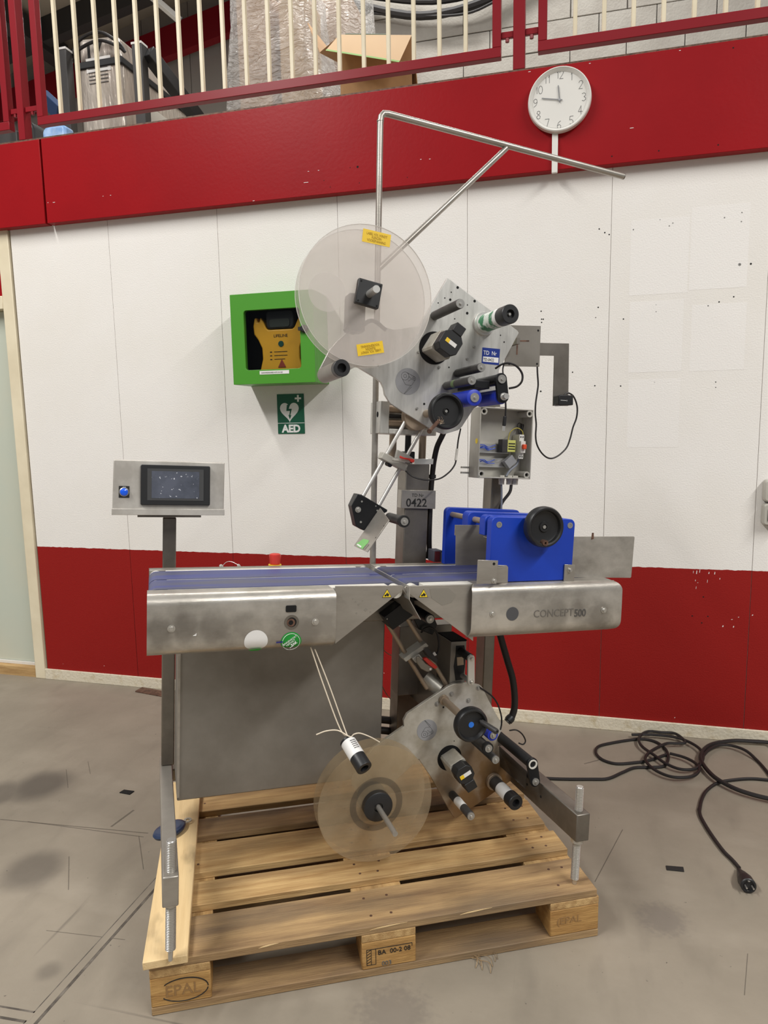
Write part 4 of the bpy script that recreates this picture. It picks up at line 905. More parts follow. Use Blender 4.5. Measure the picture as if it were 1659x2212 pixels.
# rear rail fittings
part('rear_rail', MB().box(-.056, 1.05, .4748, .4770, .80, CZ+.0005), steel)
x, y, z = (0.3139, 0.5, 0.8942)
eb = part('emergency_button', MB().lathe((x, y, CZ-.02), (0, 0, 1), [(0, .015), (.022, .015), (.024, .0165), (.034, .0165), (.047, .0185), (.053, .017), (.055, .012), (.055, .001)], 28), red_knob)
make('collar', MB().ring((x, y, CZ-.021), (0, 0, 1), .0155, .02, 0, .022), yellow, eb)
part('button_bracket', MB().box(x-.03, x+.03, .4775, .53, CZ-.04, CZ-.022), steel)
x, y, z = (0.1503, 0.49, 0.8859)
cw = part('captive_bolt', MB().cyl((x, .4772, CZ-.001), (x, .50, CZ-.001), .0055, n=12), chrome)
part('captive_bolt', MB().cyl((x+.052, .4772, CZ), (x+.052, .50, CZ), .0045, n=12), chrome)
make('wire', MB().tube([(x+.003, .49, CZ), (x+.015, .49, CZ+.012), (x+.03, .49, CZ+.013), (x+.05, .49, CZ+.003)], .0008, 6), alu_bright, cw)

# control panel on the left post
panel_steel = pbr('panel_stainless', S(212, 207, 198), .36, metal=.4, col2=S(180, 174, 165), scale=9, detail=6, rvar=.08)
YP = .52
pn = [(-0.1571, 1.191), (0.1529, 1.1932), (0.1592, 1.0359), (-0.1581, 1.0332)]
x0p, x1p = pn[3][0], pn[2][0]; z0p, z1p = pn[3][1]+.001, pn[1][1]
panel = part('control_panel', MB().prism([(x0p+.001, YP, z0p+.0195), (x0p+.003, YP+.012, z1p), (x0p+.003, YP+.09, z1p), (x0p, YP+.09, z0p), (x0p, YP, z0p)], (x1p-x0p-.002, 0, 0)), panel_steel, bevel=.002)
nz_ = Vector((0, -(z1p-z0p-.0195), .012)).normalized()
def pf(u, v, lift=0.):
    """point on the leaning panel face: u from the left edge, v up the face"""
    b = Vector((x0p+.002, YP, z0p+.0195)); up_ = Vector((0, .012, z1p-z0p-.0195)).normalized()
    return b+Vector((1, 0, 0))*u+up_*v+nz_*lift
sc_ = [(-0.0804-x0p, 1.1838), (0.1165-x0p, 1.0624)]
u0, u1 = sc_[0][0]-.002, sc_[1][0]-.002; v1 = sc_[0][1]-(z0p+.0195)-.002; v0 = sc_[1][1]-(z0p+.0195)+.001
def pq(u0, u1, v0, v1, l0, l1, r=0):
    a = [pf(u, v, l0) for u, v in rrect(u0, u1, v0, v1, max(r, .0006), 3)]
    return MB().prism(a, nz_*(l1-l0))
make('lip', MB().box(x0p-.001, x1p+.001, YP-.004, YP-.0003, z0p, z0p+.0185), panel_steel, panel, bevel=.001)
hm = make('touch_panel', pq(u0, u1, v0, v1, .0003, .010, .004), black, panel, bevel=.002)
make('screen_bezel', pq(u0+.0185, u1-.019, v0+.014, v1-.011, .0101, .0108, .001), bezel, panel, smooth=False)
make('screen', pq(u0+.0305, u1-.0315, v0+.0205, v1-.018, .0109, .0113), screen_mat, panel, smooth=False)
bu, bv = -0.1257-x0p-.002, 1.1008-(z0p+.0195)
make('button_plate', pq(bu-.0145, bu+.0145, bv-.0165, bv+.0175, .0002, .0012), black, panel, smooth=False)
make('push_button', MB().lathe(pf(bu, bv, .0013), nz_, [(0, .0135), (.003, .0135), (.0045, .0115), (.0055, .0112)], 28), cap_grey, panel)
make('button_lamp', MB().lathe(pf(bu, bv, .0068), nz_, [(0, .011), (.002, .0105), (.0035, .008), (.0042, .003), (.0043, .0002)], 28), blue_button, panel)
make('button_tag', pq(bu-.004, bu+.005, bv+.0125, bv+.0155, .0013, .0018), sticker_grey, panel, smooth=False)
part('mounting_plate', MB().box(-0.0891, 0.0924, YP+.01, .68, z0p-.0075, z0p-.0005), mast_steel, bevel=.001)

# blue guide unit
gm = blue_pe
def gplate(name, y0, y1, z0, x1=1.129, zt_l=1.071, zt_r=1.064, r=.017, zb_r=None):
    x0 = .857
    zb_r = z0 if zb_r is None else zb_r
    pts = []
    for cx, cz, a0 in ((x1-r, zt_r-r, 0), (x0+r, zt_l-r, 90)):
        pts += [(cx+r*math.cos(math.radians(a0+18*i)), cz+r*math.sin(math.radians(a0+18*i))) for i in range(6)]
    pts += [(x0, z0), (x1-.003, zb_r)]
    return part(name, MB().plate(pts, y0, y1), gm, bevel=.002)
gF = gplate('guide_block', .116, .146, .8835); g2 = gplate('guide_block', .159, .195, 1.012); g3 = gplate('guide_block', .271, .3135, 1.01); gB = gplate('guide_block', .4365, .459, .8845)
for g_ in (gF, g2, g3, gB): g_['label'] = 'blue plastic plate'
for x, z in ((.8795, 1.0478), (1.1116, 1.0456)):
    make('guide_rod', MB().cyl((x, .117, z), (x, .45, z), .0088), tan_rod, gF)
    make('rod_screw', MB().ring((x, .1158, z), (0, -1, 0), .004, .0088, 0, .0012).cyl((x, .1158, z), (x, .1153, z), .004, n=6), cap_grey, gF)
make('hole', MB().disc((.905, .4363, .915), (0, -1, 0), .006, .0004), dark_hole, gB)
sR = part('guide_sheet', MB().plate([(.862, .888), (.862, 1.005)]+[(1.1602, 1.0215), (1.3568, 1.0141), (1.3606, 1.01), (1.3631, 0.8809), (1.3581, 0.8773), (1.159, 0.8888)][:0]+[(.862, 1.0085), (1.366, 1.0075), (1.369, 1.0045), (1.3655, .8805), (1.3625, .878), (1.10, .886)], .1498, .1525), cover_steel)
make('fold', MB().box(.862, 1.1, .1526, .175, 1.0058, 1.0085), steel, sR)
make('rust_streak', MB().plate([(1.2127, 1.0195), (1.2193, 1.0194), (1.2206, 1.0011), (1.2109, 0.9983)], .1494, .1499), rust, sR, smooth=False)
s3_ = part('guide_sheet', MB().plate([(.818, .9095), (.8135, 1.031), (1.14, 1.028), (1.14, .9095)], .2615, .264), steel)
make('fold', MB().box(.8135, 1.14, .2641, .2702, 1.0, 1.031), steel, s3_)
make('sheet_tab', MB().plate(rrect(1.1305, 1.152, 1.02, 1.0445, .007), .20, .203), mast_steel, g2)
hwc = (.9922, .07, 1.0455)
def handwheel(name, c, d, r, parent=None, depth=.03, knob=None):
    o = part(name, MB().lathe(c, d, [(0, r*.35), (-.001, r*.8), (0, r*.97), (depth*.3, r), (depth*.8, r*.99), (depth, r*.93), (depth, r*.86), (depth-.003, r*.80), (depth*.55, r*.77), (depth*.5, r*.70), (depth*.5, r*.28), (depth*.62, r*.24), (depth*.62, r*.14), (depth*.5, r*.13), (depth*.5, .0004)], 56), black, parent)
    return o
hw = handwheel('handwheel', (hwc[0]+.008, .092, hwc[2]), (0, -1, 0), .0585)
make('shaft', MB().cyl((hwc[0]+.008, .115, hwc[2]), (hwc[0]+.008, .093, hwc[2]), .012), steel, hw)
make('hub_screw', MB().cyl((hwc[0]+.008, .0768, hwc[2]), (hwc[0]+.008, .073, hwc[2]), .0055, n=6), chrome, hw)
make('handle_stub', MB().ring((hwc[0]+.006, .078, hwc[2]-.044), (0, -1, 0), .003, .0085, 0, .018), rust, hw)
# its brackets
b1 = [(0.8065, 0.9525), (0.8688, 0.9495), (0.8665, 0.8834), (0.8061, 0.8857)]
kb = part('bracket', MB().plate(b1, .0915, .095).box(b1[0][0]+.001, b1[1][0]+.03, .0951, .0975, b1[3][1], b1[3][1]+.045), steel, bevel=.0006)
x, z = (0.8559, 0.9405); make('hole', MB().disc((x, .0914, z), (0, -1, 0), .004, .0005), dark_hole, kb)
x, z = (0.8584, 0.8921); bolt(kb, x, .0913, z, .005, .006)
for q in ([(0.8777, 0.9334), (0.9072, 0.9322), (0.9119, 0.9268), (0.9129, 0.8807), (0.8775, 0.881)], [(1.0976, 0.9313), (1.1324, 0.9292), (1.1326, 0.8768), (1.0977, 0.8784)]):
    k_ = part('bracket', MB().plate(q, .1105, .1145), steel, bevel=.0006)
    cx = sum(p_[0] for p_ in q)/len(q); cz = max(p_[1] for p_ in q)-.017
    bolt(k_, cx, .1104, cz, .005, .007)

# junction box with its open front on the right post
ex0, ex1, ez0, ez1, ey0, ey1 = .971, 1.170, 1.168, 1.4025, .45, .518
w = .0045
jb_ = part('junction_box', MB().box(ex0, ex1, ey1, ey1+.004, ez0, ez1).box(ex0, ex0+w, ey0, ey1, ez0, ez1).box(ex1-w, ex1, ey0, ey1, ez0, ez1).box(ex0+w, ex1-w, ey0, ey1, ez0, ez0+w).box(ex0+w, ex1-w, ey0, ey1, ez1-w, ez1), box_grey, bevel=.003)
jp = lambda n_, mb, m_, **k: make(n_, mb, m_, jb_, **k)
for x in (ex0+.0145, ex1-.0145):
    for z in (ez0+.0145, ez1-.0145):
        jp('corner_pillar', MB().ring((x, ey0, z), (0, 1, 0), .0065, .0115, .001, ey1-ey0-.001, 24), box_grey)
        jp('pillar_hole', MB().cyl((x, ey0+.012, z), (x, ey0+.014, z), .0066), dark_hole)
for z in (1.27, 1.222):
    jp('mounting_rail', MB().box(ex0+w+.001, ex0+.14, ey1-.01, ey1-.0005, z-.014, z+.014).box(ex0+w+.001, ex0+.14, ey1-.0145, ey1-.0101, z-.0175, z-.0135), alu_bright)
for k in range(5):
    z = 1.276-.005*(k % 3) if k < 3 else 1.222+.004*(k-3)
    jp('wire', MB().tube([(ex0+.012+.02*(k % 2), ey1-.016, z), (ex0+.04, ey1-.02-.004*k % .01, z+.003), (ex0+.06, ey1-.018, z-.004), (ex0+.085, ey1-.02, z+.004*(-1)**k)], .0016, 6), blue_wire)
tx0 = 1.0684
jp('terminal_block', MB().box(tx0, tx0+.022, ey1-.045, ey1-.0145, 1.255, 1.3), charcoal, bevel=.002)
jp('earth_terminal', MB().box(tx0+.0225, tx0+.054, ey1-.04, ey1-.0145, 1.258, 1.298), pbr('terminal_yellow', S(206, 206, 110), .5), bevel=.001)
for k in range(3):
    jp('terminal_row', MB().box(tx0+.027, tx0+.052, ey1-.0405, ey1-.04, 1.266+.009*k, 1.27+.009*k), ink, smooth=False)
bx0 = tx0+.062
brk = jp('breaker', MB().box(bx0, bx0+.018, ey1-.05, ey1-.001, 1.236, 1.318).box(bx0, bx0+.018, ey1-.062, ey1-.0505, 1.256, 1.296), white_plastic, bevel=.001)
jp('breaker_switch', MB().box(bx0+.003, bx0+.016, ey1-.074, ey1-.0622, 1.269, 1.285), orange, bevel=.002)
jp('breaker_terminal', MB().disc((bx0+.005, ey1-.0503, 1.31), (0, -1, 0), .0025, .0005, 10).disc((bx0+.013, ey1-.0503, 1.31), (0, -1, 0), .0025, .0005, 10).disc((bx0+.005, ey1-.0503, 1.243), (0, -1, 0), .0025, .0005, 10).disc((bx0+.013, ey1-.0503, 1.243), (0, -1, 0), .0025, .0005, 10), ink)
for k in range(3):
    jp('wire', MB().tube([(bx0+.004+.004*k, ey1-.04, 1.3185), (bx0-.002+.01*k, ey1-.035, 1.35), (bx0+.012+.006*k, ey1-.03, 1.356-.003*k), (bx0+.022+.002*k, ey1-.02, 1.33), (bx0+.024, ey1-.012, 1.29)], .0018, 6), cable_black)
jp('wire', MB().tube([(tx0+.03, ey1-.03, 1.298), (tx0+.034, ey1-.035, 1.325), (tx0+.055, ey1-.04, 1.34), (bx0+.015, ey1-.04, 1.33), (bx0+.019, ey1-.04, 1.31)], .0014, 6), yg_wire)
jp('wire', MB().tube([(bx0+.012, ey1-.03, 1.235), (bx0+.004, ey1-.03, 1.215), (bx0-.02, ey1-.03, 1.195), (bx0-.033, ey1-.03, 1.175)], .004, 8), grey_wire)
jp('relay', MB().obb((tx0+.038, ey1-.03, 1.225), (.014, 0, .012), (0, .012, 0), (-.010, 0, .0115)), sticker_grey, bevel=.001)
jp('warning_dot', MB().disc((ex0-.0001, (ey0+ey1)/2-.015, 1.29), (-1, 0, 0), .009, .0004, 16), warn_yellow)
jp('wall_lug', MB().box(ex0-.03, ex0, ey1-.006, ey1+.003, ez0+.012, ez0+.018).box(ex0-.03, ex0, ey1-.006, ey1+.003, ez0+.03, ez0+.036), box_grey)
for x, r in ((ex0+.108, .0105), (ex0+.137, .0105), (ex0+.158, .0125)):
    jp('cable_gland', MB().cyl((x, .485, ez0-.0002), (x, .485, ez0-.008), r, n=10).cyl((x, .485, ez0-.008), (x, .485, ez0-.021), r*.9, n=6).cyl((x, .485, ez0+.0046), (x, .485, ez0+.010), r*.9, n=6), rail_white)
jp('cable', MB().tube([(ex0+.108, .485, ez0-.021), (ex0+.112, .487, 1.11), (ex0+.115, .49, 1.03), (ex0+.115, .50, .92)], .0036, 8), grey_wire)
jp('cable', MB().tube([(ex0+.146, .485, ez0-.021), (ex0+.142, .487, 1.12), (ex0+.118, .50, 1.075), (ex0+.108, .51, 1.0), (ex0+.108, .51, .92)], .0055, 8), charcoal)
part('post_cap', MB().box(1.03, 1.09, .538, .56, ez1+.0005, ez1+.02), mast_steel, bevel=.003)

# ------------------------------------------------------------------ pipe arm
pipe_pts = [Vector((0.6339, 0.5, 0.8826)), Vector((0.6116, 0.5, 2.2492)), Vector((0.6139, 0.5, 2.2715)), Vector((0.6218, 0.5, 2.2819)), Vector((0.6353, 0.5, 2.2837)), Vector((1.5072, 0.5, 2.2329))]
pipe_pts[0].z = .80
pa = part('hanger_pipe', MB().tube(pipe_pts, .0098, 18, 1, False), steel)
part('brace', MB().tube([(0.6212, 0.5, 1.8143), (1.048, 0.5, 2.251)], .0088, 16, 1, False), steel, pa)
part('weld_collar', MB().ring((0.6114, 0.5, 2.256), (0, 0, 1), .0099, .0108, 0, .004), steel, pa)
part('end_cap', MB().cyl((1.5072, 0.5, 2.2329), Vector((1.5072, 0.5, 2.2329))+Vector((.003, 0, 0)), .0099), mast_steel, pa)
# slide block on the mast
x0, x1, z0, z1 = .625, .8165, 1.3005, 1.4015
sb = part('slide_block', MB().box(x0, x1, .505, .55, z0, z1).box(x0, x0+.03, .448, .5049, z0, z1).box(x0+.0301, x1, .448, .5049, z0, z0+.016), alu, bevel=.002)
for z, r, m_ in ((z1-.022, .0115, tan_rod), (z0+.035, .0115, tan_rod), (z0+.057, .006, black)):
    part('slide_rod', MB().cyl((x0+.0302, .475, z), (x1+.02, .475, z), r), m_, sb)
part('hole', MB().disc((x0-.0001, .475, z0+.06), (-1, 0, 0), .009, .0005), dark_hole, sb)
part('swivel_hub', MB().cyl((0.7377, .4465, 1.357), (0.7377, .413, 1.357), .044, n=40), tan_rod, sb, bevel=.002)

# ------------------------------------------------------------------ upper label head
YU = .40
up_poly = [(0.8141, 1.786), (1.0658, 1.6477), (1.071, 1.6408), (1.0194, 1.5426), (1.0057, 1.5181), (1.0063, 1.443), (0.9231, 1.3913), (0.8838, 1.3308), (0.8714, 1.32), (0.8241, 1.3049), (0.789, 1.3135), (0.6818, 1.3685), (0.6402, 1.3916), (0.6214, 1.4171), (0.6172, 1.4364), (0.6083, 1.4525), (0.5806, 1.4701), (0.5294, 1.4949), (0.4983, 1.4768), (0.4164, 1.4765), (0.4456, 1.5379), (0.4701, 1.5668), (0.5395, 1.6338), (0.6427, 1.6131), (0.7249, 1.6316)]
uh = part('upper_head_plate', MB().plate(up_poly, YU, YU+.012), alu, bevel=.0012)
def us(n_, mb, m_, **k): return make(n_, mb, m_, uh, **k)
def roller(parent, tip, yt, yb, r, mat, cap=None, capr=None, ring=None, name='roller', cut=.0):
    x, z = tip
    o = make(name, MB().lathe((x, yb-.0003, z), (0, -1, 0), [(0, r*.75), (.006, r*.75), (.0065, r), (yb-yt-.004, r), (yb-yt-.003, r*.93)], 32), mat, parent)
    if ring: make('rubber_ring', MB().ring((x, yt+.014, z), (0, -1, 0), r+.0002, ring, 0, .012), black_matt, parent)
    make('roller_cap', MB().cyl((x, yt+.003, z), (x, yt-.0005, z), capr or r*.85, n=28), cap or cap_grey, parent)
    make('screw', MB().cyl((x, yt-.0006, z), (x, yt-.0045, z), .0042, .0036, n=14), chrome, parent)
    return o
roller(uh, (0.7729, 1.6655), .205, YU, .0138, charcoal, capr=.0128)
roller(uh, (0.8589, 1.4966), .228, YU, .0132, charcoal, capr=.0122)
r3_ = roller(uh, (0.8223, 1.4548), .212, YU, .0132, charcoal, capr=.0122)
x, z = (0.8223, 1.4548)
us('label_scrap', MB().lathe((x, .335, z), (0, -1, 0), [(0, .0134), (.02, .0134)], 32), pbr('faded_green_label', S(96, 116, 74), .5))
roller(uh, (0.8326, 1.4068), .21, YU, .0235, blue_roller, capr=.0135)
roller(uh, (0.9329, 1.4689), .2405, YU, .0165, black, capr=.0128)
x5, z5 = (0.9329, 1.4689); x6, z6 = (0.9417, 1.4179)
roller(uh, (x6, z6+.001), .2545, YU, .0225, blue_roller, capr=.01)
ov = []
for k in range(13): a = math.pi*k/12; ov.append((x5+.0185*math.cos(a), z5+.0185*math.sin(a)))
for k in range(13): a = math.pi+math.pi*k/12; ov.append((x6+.0185*math.cos(a), z6+.0185*math.sin(a)))
us('link_plate', MB().plate(ov, .2425, .253), anod, bevel=.001)
us('roller_cap', MB().cyl((x5, .2424, z5), (x5, .2385, z5), .0128, n=28), cap_grey); us('screw', MB().cyl((x5, .2384, z5), (x5, .235, z5), .004, n=14), chrome)
us('lock_bolt', MB().cyl((x6, .2424, z6), (x6, .238, z6), .0115, n=24).cyl((x6, .2379, z6), (x6, .222, z6), .0085, n=14), alu_bright)
us('pressure_bar', MB().box(x5-.075, x5-.0235, .27, .39, z5-.028, z5-.004), anod, bevel=.002)
# rewind core with printed label
cx, cz = (0.9434, 1.6569)
us('core_flange', MB().cyl((cx, YU-.0005, cz), (cx, YU-.012, cz), .036, n=40), alu_bright, bevel=.001)
us('core_tube', MB().cyl((cx, YU-.0125, cz), (cx, .272, cz), .0275, n=40), sticker_white)
us('core_print', MB().lathe((cx, .382, cz), (0, -1, 0), [(0, .0277), (.09, .0277)], 40), pbr('green_print', S(58, 122, 84), .5, col2=S(206, 212, 202), scale=26, lo=.46, hi=.54))
us('core_cap', MB().lathe((cx, .2718, cz), (0, -1, 0), [(0, .0275), (.001, .0282), (.045, .0282), (.047, .0265), (.047, .013), (.036, .012), (.036, .0003)], 44), black)
us('screw', MB().cyl((cx, .2355, cz), (cx, .229, cz), .004, n=14), chrome)
# stepper motor in its round opening
mx0, mz0 = (0.7783, 1.5687)
us('motor_opening', MB().disc((mx0, YU-.0003, mz0), (0, -1, 0), .0505, .0006, 44), dark_hole)
th = math.radians(36)
def sq(cx, cz, h, th_, cut=.0):
    pts = []
    for sx, sz in ((1, 1), (-1, 1), (-1, -1), (1, -1)):
        c_ = [(sx*h, sz*(h-cut)), (sx*(h-cut), sz*h)]
        if sx*sz < 0: c_ = c_[::-1]
        pts += c_
    ca, sa = math.cos(th_), math.sin(th_)
    return [(cx+a*ca-b*sa, cz+a*sa+b*ca) for a, b in pts]
def motor(parent, cx, cz, yb, th_, L, h, conn):
    make('motor_body', MB().plate(sq(cx, cz, h, th_, .006), yb-.0012, yb-L*.66), alu_dirty, parent, bevel=.001)
    mc_ = make('motor_cap', MB().plate(sq(cx, cz, h, th_, .014), yb-L*.66-.0003, yb-L), black, parent, bevel=.002)
    ca, sa = math.cos(conn), math.sin(conn); d = h+.012
    pts = [(cx+ca*d-sa*s_*.017+ca*q*.016, cz+sa*d+ca*s_*.017+sa*q*.016) for s_, q in ((-1, -.85), (1, -.85), (1, 1), (-1, 1))]
    make('motor_connector', MB().plate(pts, yb-L*.62, yb-L*1.02), black, parent, bevel=.002)
    c2, s2 = math.cos(th_), math.sin(th_)
    lab = [(cx+a*c2-b*s2, cz+a*s2+b*c2) for a, b in ((-.019, -.006), (.019, -.006), (.019, .006), (-.019, .006))]
    make('motor_label', MB().plate(lab, yb-L-.0008, yb-L-.0001), sticker_white, parent, smooth=False)
    lab = [(cx+a*c2-b*s2, cz+a*s2+b*c2) for a, b in ((-.019, -.006), (-.006, -.006), (-.006, .006), (-.019, .006))]
    make('motor_label', MB().plate(lab, yb-L-.0012, yb-L-.0008), yellow, parent, smooth=False)
motor(uh, mx0+.001, mz0-.001, YU, math.radians(-31), .125, .0335, math.radians(58))
# handwheel with broken handle
hx, hz = (0.761, 1.3658)
hwu = part('handwheel', MB().lathe((hx, .262, hz), (0, -1, 0), [(0, .015), (-.001, .044), (.001, .052), (.010, .0535), (.022, .052), (.026, .049), (.026, .045), (.021, .042), (.014, .040), (.0135, .010), (.0165, .0095), (.0165, .008), (.011, .0075), (.011, .0004)], 56), black, uh)
us('shaft', MB().cyl((hx, YU-.001, hz), (hx, .265, hz), .0125), tan_rod)
us('hub_screw', MB().cyl((hx, .2505, hz), (hx, .2465, hz), .0055, .004, n=18), chrome)
q0, q1 = Vector((hx-.022, .246, hz-.028)), Vector((0.6917, 0.2, 1.3045))
us('broken_handle', MB().cyl(q0, q1, .0058, .0052, n=14).cyl(q1, q1+(q1-q0).normalized()*.003, .0072, n=14), rust)
mb = MB()
for k in range(26):
    a = random.uniform(0, 6.28); l = random.uniform(.006, .014)
    p = q0+Vector((random.uniform(-.004, .004), -.003, random.uniform(-.003, .004)))
    mb.tube([p, p+Vector((math.cos(a)*l*.6, -.004, math.sin(a)*l*.6)), p+Vector((math.cos(a+.6)*l, -.006, math.sin(a+.6)*l))], .0006, 4, 2)
stuff(us('frayed_tape', mb, tan_rod))
# threading diagram sticker
def diagram(parent, cx, cz, y, r, flip):
    make('diagram_sticker', MB().disc((cx, y, cz), (0, -1, 0), r, .0006, 48), sticker_grey, parent)
    s_ = -1 if flip else 1; k = r/.041
    P = lambda a, b: (cx+a*k, y-.0009, cz+s_*b*k)
    mb = MB()
    for a, b, q in ((-.010, .016, .0125), (-.010, .016, .005), (.020, .010, .0055), (.020, .010, .002)):
        mb.tube([P(a+q*math.cos(t_*.2618), b+q*math.sin(t_*.2618)) for t_ in range(25)], .00035, 4, 1, False)
    for ln in ([(-.004, .027), (.022, .0155)], [(-.022, .012), (-.008, -.010), (.012, -.012), (.024, .006)], [(.010, -.012), (-.012, -.039)], [(.013, -.016), (-.008, -.037), (-.012, -.039)], [(.002, .016), (.012, .008), (.001, .001)]):
        mb.tube([P(a, b) for a, b in ln], .00035, 4, 1, False)
    make('diagram_lines', mb, ink, parent)
diagram(uh, *(0.695, 1.461), YU-.0001, .0405, False)
# TD number label
td = [(0.9431, 1.5841), (1.0056, 1.584), (1.0041, 1.5327), (0.9426, 1.534)]
us('number_label', MB().plate(td, YU-.0007, YU-.0001), navy, smooth=False)
td = [Vector((a, YU-.0009, b)) for a, b in td]
ri = (td[1]-td[0]).normalized(); dn = (td[3]-td[0]).normalized(); wl, hl = (td[1]-td[0]).length, (td[3]-td[0]).length
i0 = td[0]+ri*wl*.06+dn*hl*.56
us('number_field', MB().prism([i0, i0+ri*wl*.88, i0+ri*wl*.88+dn*hl*.32, i0+dn*hl*.32], (0, -.0003, 0)), white_ink, smooth=False)
text('lettering', 'TD  Nr', .0185, white_ink, uh, td[0]+ri*wl*.07+dn*hl*.44+Vector((0, -.0002, 0)), ri, -dn, width=.82)
text('lettering', 'TD-0422', .0125, ink, uh, i0+ri*wl*.02+dn*hl*.255+Vector((0, -.0005, 0)), ri, -dn, width=.82)
for x, z, r in [(0.8491, 1.7602, 0.0042), (0.9091, 1.7248, 0.0042), (0.8256, 1.7207, 0.0038), (0.8852, 1.6853, 0.0042), (0.8281, 1.7436, 0.002), (0.8073, 1.7239, 0.002), (0.7856, 1.7069, 0.002), (0.8849, 1.7105, 0.002), (0.8434, 1.664, 0.002), (1.0054, 1.6275, 0.002), (1.0193, 1.6072, 0.0025), (0.7517, 1.3956, 0.0035), (0.8304, 1.5136, 0.0025), (0.5813, 1.5161, 0.0018), (0.5971, 1.5034, 0.003)]:
    us('hole', MB().disc((x, YU-.0002, z), (0, -1, 0), r, .0005, 12), dark_hole, smooth=False)
for a, z in [(0.9137, 1.5829), (0.8909, 1.5439), (0.7965, 1.5111), (0.7279, 1.3805), (0.7253, 1.5521), (0.9171, 1.6685)]:
    bolt(uh, a, YU-.0003, z, .0042, .003, cap_grey, False)
# unwind reel: two clear discs, hub, brake
rx, rz = .5017, 1.662
ur = part('label_reel', MB().lathe((rx, .222, rz), (0, -1, 0), [(0, .0002), (0, .1865), (.002, .1872), (.004, .1865), (.004, .0002)], 96), clear_disc)
ur['label'] = 'clear acrylic label reel disc'
def rs(n_, mb, m_, **k): return make(n_, mb, m_, ur, **k)
rs('rear_disc', MB().lathe((rx, .272, rz), (0, -1, 0), [(0, .0002), (0, .1865), (.004, .1865), (.004, .0002)], 96), clear_disc)
for y in (.220, .27):
    rs('disc_rim', MB().ring((rx, y, rz), (0, -1, 0), .1873, .1882, -.002, .002, 96), disc_edge)
hubq = [(0.4724, 1.7023), (0.5393, 1.6923), (0.529, 1.6256), (0.4629, 1.6374)]
hq = rs('hub_block', MB().plate(hubq, .1985, .2175), black, bevel=.002)
rs('reel_shaft', MB().cyl((rx, YU, rz), (rx, .136, rz), .0098), alu_bright)
for (a, b) in hubq:
    c_ = (a+(rx-a)*.2, b+(rz-b)*.2)
    rs('hole', MB().disc((c_[0], .1983, c_[1]), (0, -1, 0), .0025, .0005, 10), dark_hole, smooth=False)
rs('brake_block', MB().box(rx-.032, rx+.018, .285, .34, rz-.085, rz+.02), black, bevel=.006)
brk_arm = MB()
for e_ in ((0.4624, 0.295, 1.5777), (0.5843, 0.295, 1.5897)):
    brk_arm.tube([(rx-.01, .31, rz-.06), (rx-.012, .31, rz-.085), (.5*(rx+e_[0]), .31, .35*rz+.65*e_[2]+.0), e_], .008, 10, 6, r1=.0055)
rs('brake_arm', brk_arm, black)
for q, m_lines, ang in (([(0.4848, 1.8369), (0.564, 1.8298), (0.5611, 1.7969), (0.482, 1.8027)], 1, 0), ([(0.475, 1.5286), (0.5486, 1.5453), (0.555, 1.5138), (0.4805, 1.498)], -1, 0)):
    rs('yellow_label', MB().plate(q, .2168, .2176), yellow, smooth=False)
    q = [Vector((a, .2166, b)) for a, b in q]; ri = (q[1]-q[0]).normalized(); dn = (q[3]-q[0]).normalized(); wl = (q[1]-q[0]).length; hl = (q[3]-q[0]).length
    for k, s_ in enumerate(('LABEL VOL WINDT', 'FLENZEN', 'VOORSPANNING')):
        if m_lines == 1: at = (q[0]+q[1])/2+dn*hl*(.36+.25*k); text('lettering', s_, .0095, pbr('ochre_ink', S(176, 142, 20), .6) if k == 0 else MATS['ochre_ink'], ur, at, ri, -dn, align='CENTER', width=.72)
        else: at = (q[0]+q[1])/2+dn*hl*(.64-.25*k+.02); text('lettering', s_, .0095, MATS['ochre_ink'], ur, (q[2]+q[3])/2-dn*hl*(.36+.25*k), -ri, dn, align='CENTER', width=.72)
rs('paper_label', MB().disc((0.3913, .2232, 1.6604), (0, 1, 0), .051, .0006, 48), sheer('faint_label', S(246, 243, 240), .7, .6))
# side roller on the lower left of the plate
x, z = (0.4335, 1.4622)
us('core_tube', MB().cyl((x, YU-.0008, z), (x, .232, z), .0235, n=36), cab_steel)
us('core_cap', MB().lathe((x, .2318, z), (0, -1, 0), [(0, .0232), (.024, .0232), (.025, .022), (.025, .0125), (.006, .012), (.006, .0003)], 40), black)
# rods, clamp and peel head
rod_y = .43
rA0, rA1 = (0.7277, 0.43, 1.3854), (0.5712, 0.43, 1.1036); rB0, rB1 = (0.7777, 0.43, 1.3517), (0.6243, 0.43, 1.0753)
rod_mat = pbr('polished_rod', S(206, 203, 197), .42, metal=.6)
hr = part('peel_head', MB().plate([(0.5457, 1.112), (0.559, 1.1102), (0.6453, 1.0635), (0.6432, 1.0572), (0.6224, 1.047), (0.603, 1.0412), (0.5715, 0.9985), (0.5443, 1.0129), (0.5284, 1.0749)], .405, .447), anod, bevel=.002)
def ps(n_, mb, m_, **k): return make(n_, mb, m_, hr, **k)
ps('rod', MB().cyl(rA0, rA1, .0062, n=32), rod_mat); ps('rod', MB().cyl(rB0, rB1, .0062, n=32), rod_mat)
for u, v, r in [(0.5605, 1.089, 0.003), (0.6061, 1.0754, 0.002), (0.6113, 1.0615, 0.003), (0.5592, 1.0258, 0.0035)]:
    ps('screw', MB().disc((u, .4049, v), (0, -1, 0), r, .001, 14), cap_grey)
u, v = (0.5491, 1.0638); bolt(hr, u, .4047, v, .0058, .008)
x, z = (0.6494, 1.0415)
roller(hr, (x, z), .262, .4047, .0145, charcoal, capr=.0115, ring=.0178)
p0 = Vector((0.6012, 0.4, 1.0459)); p1 = Vector((0.5381, 0.4, 0.9538))
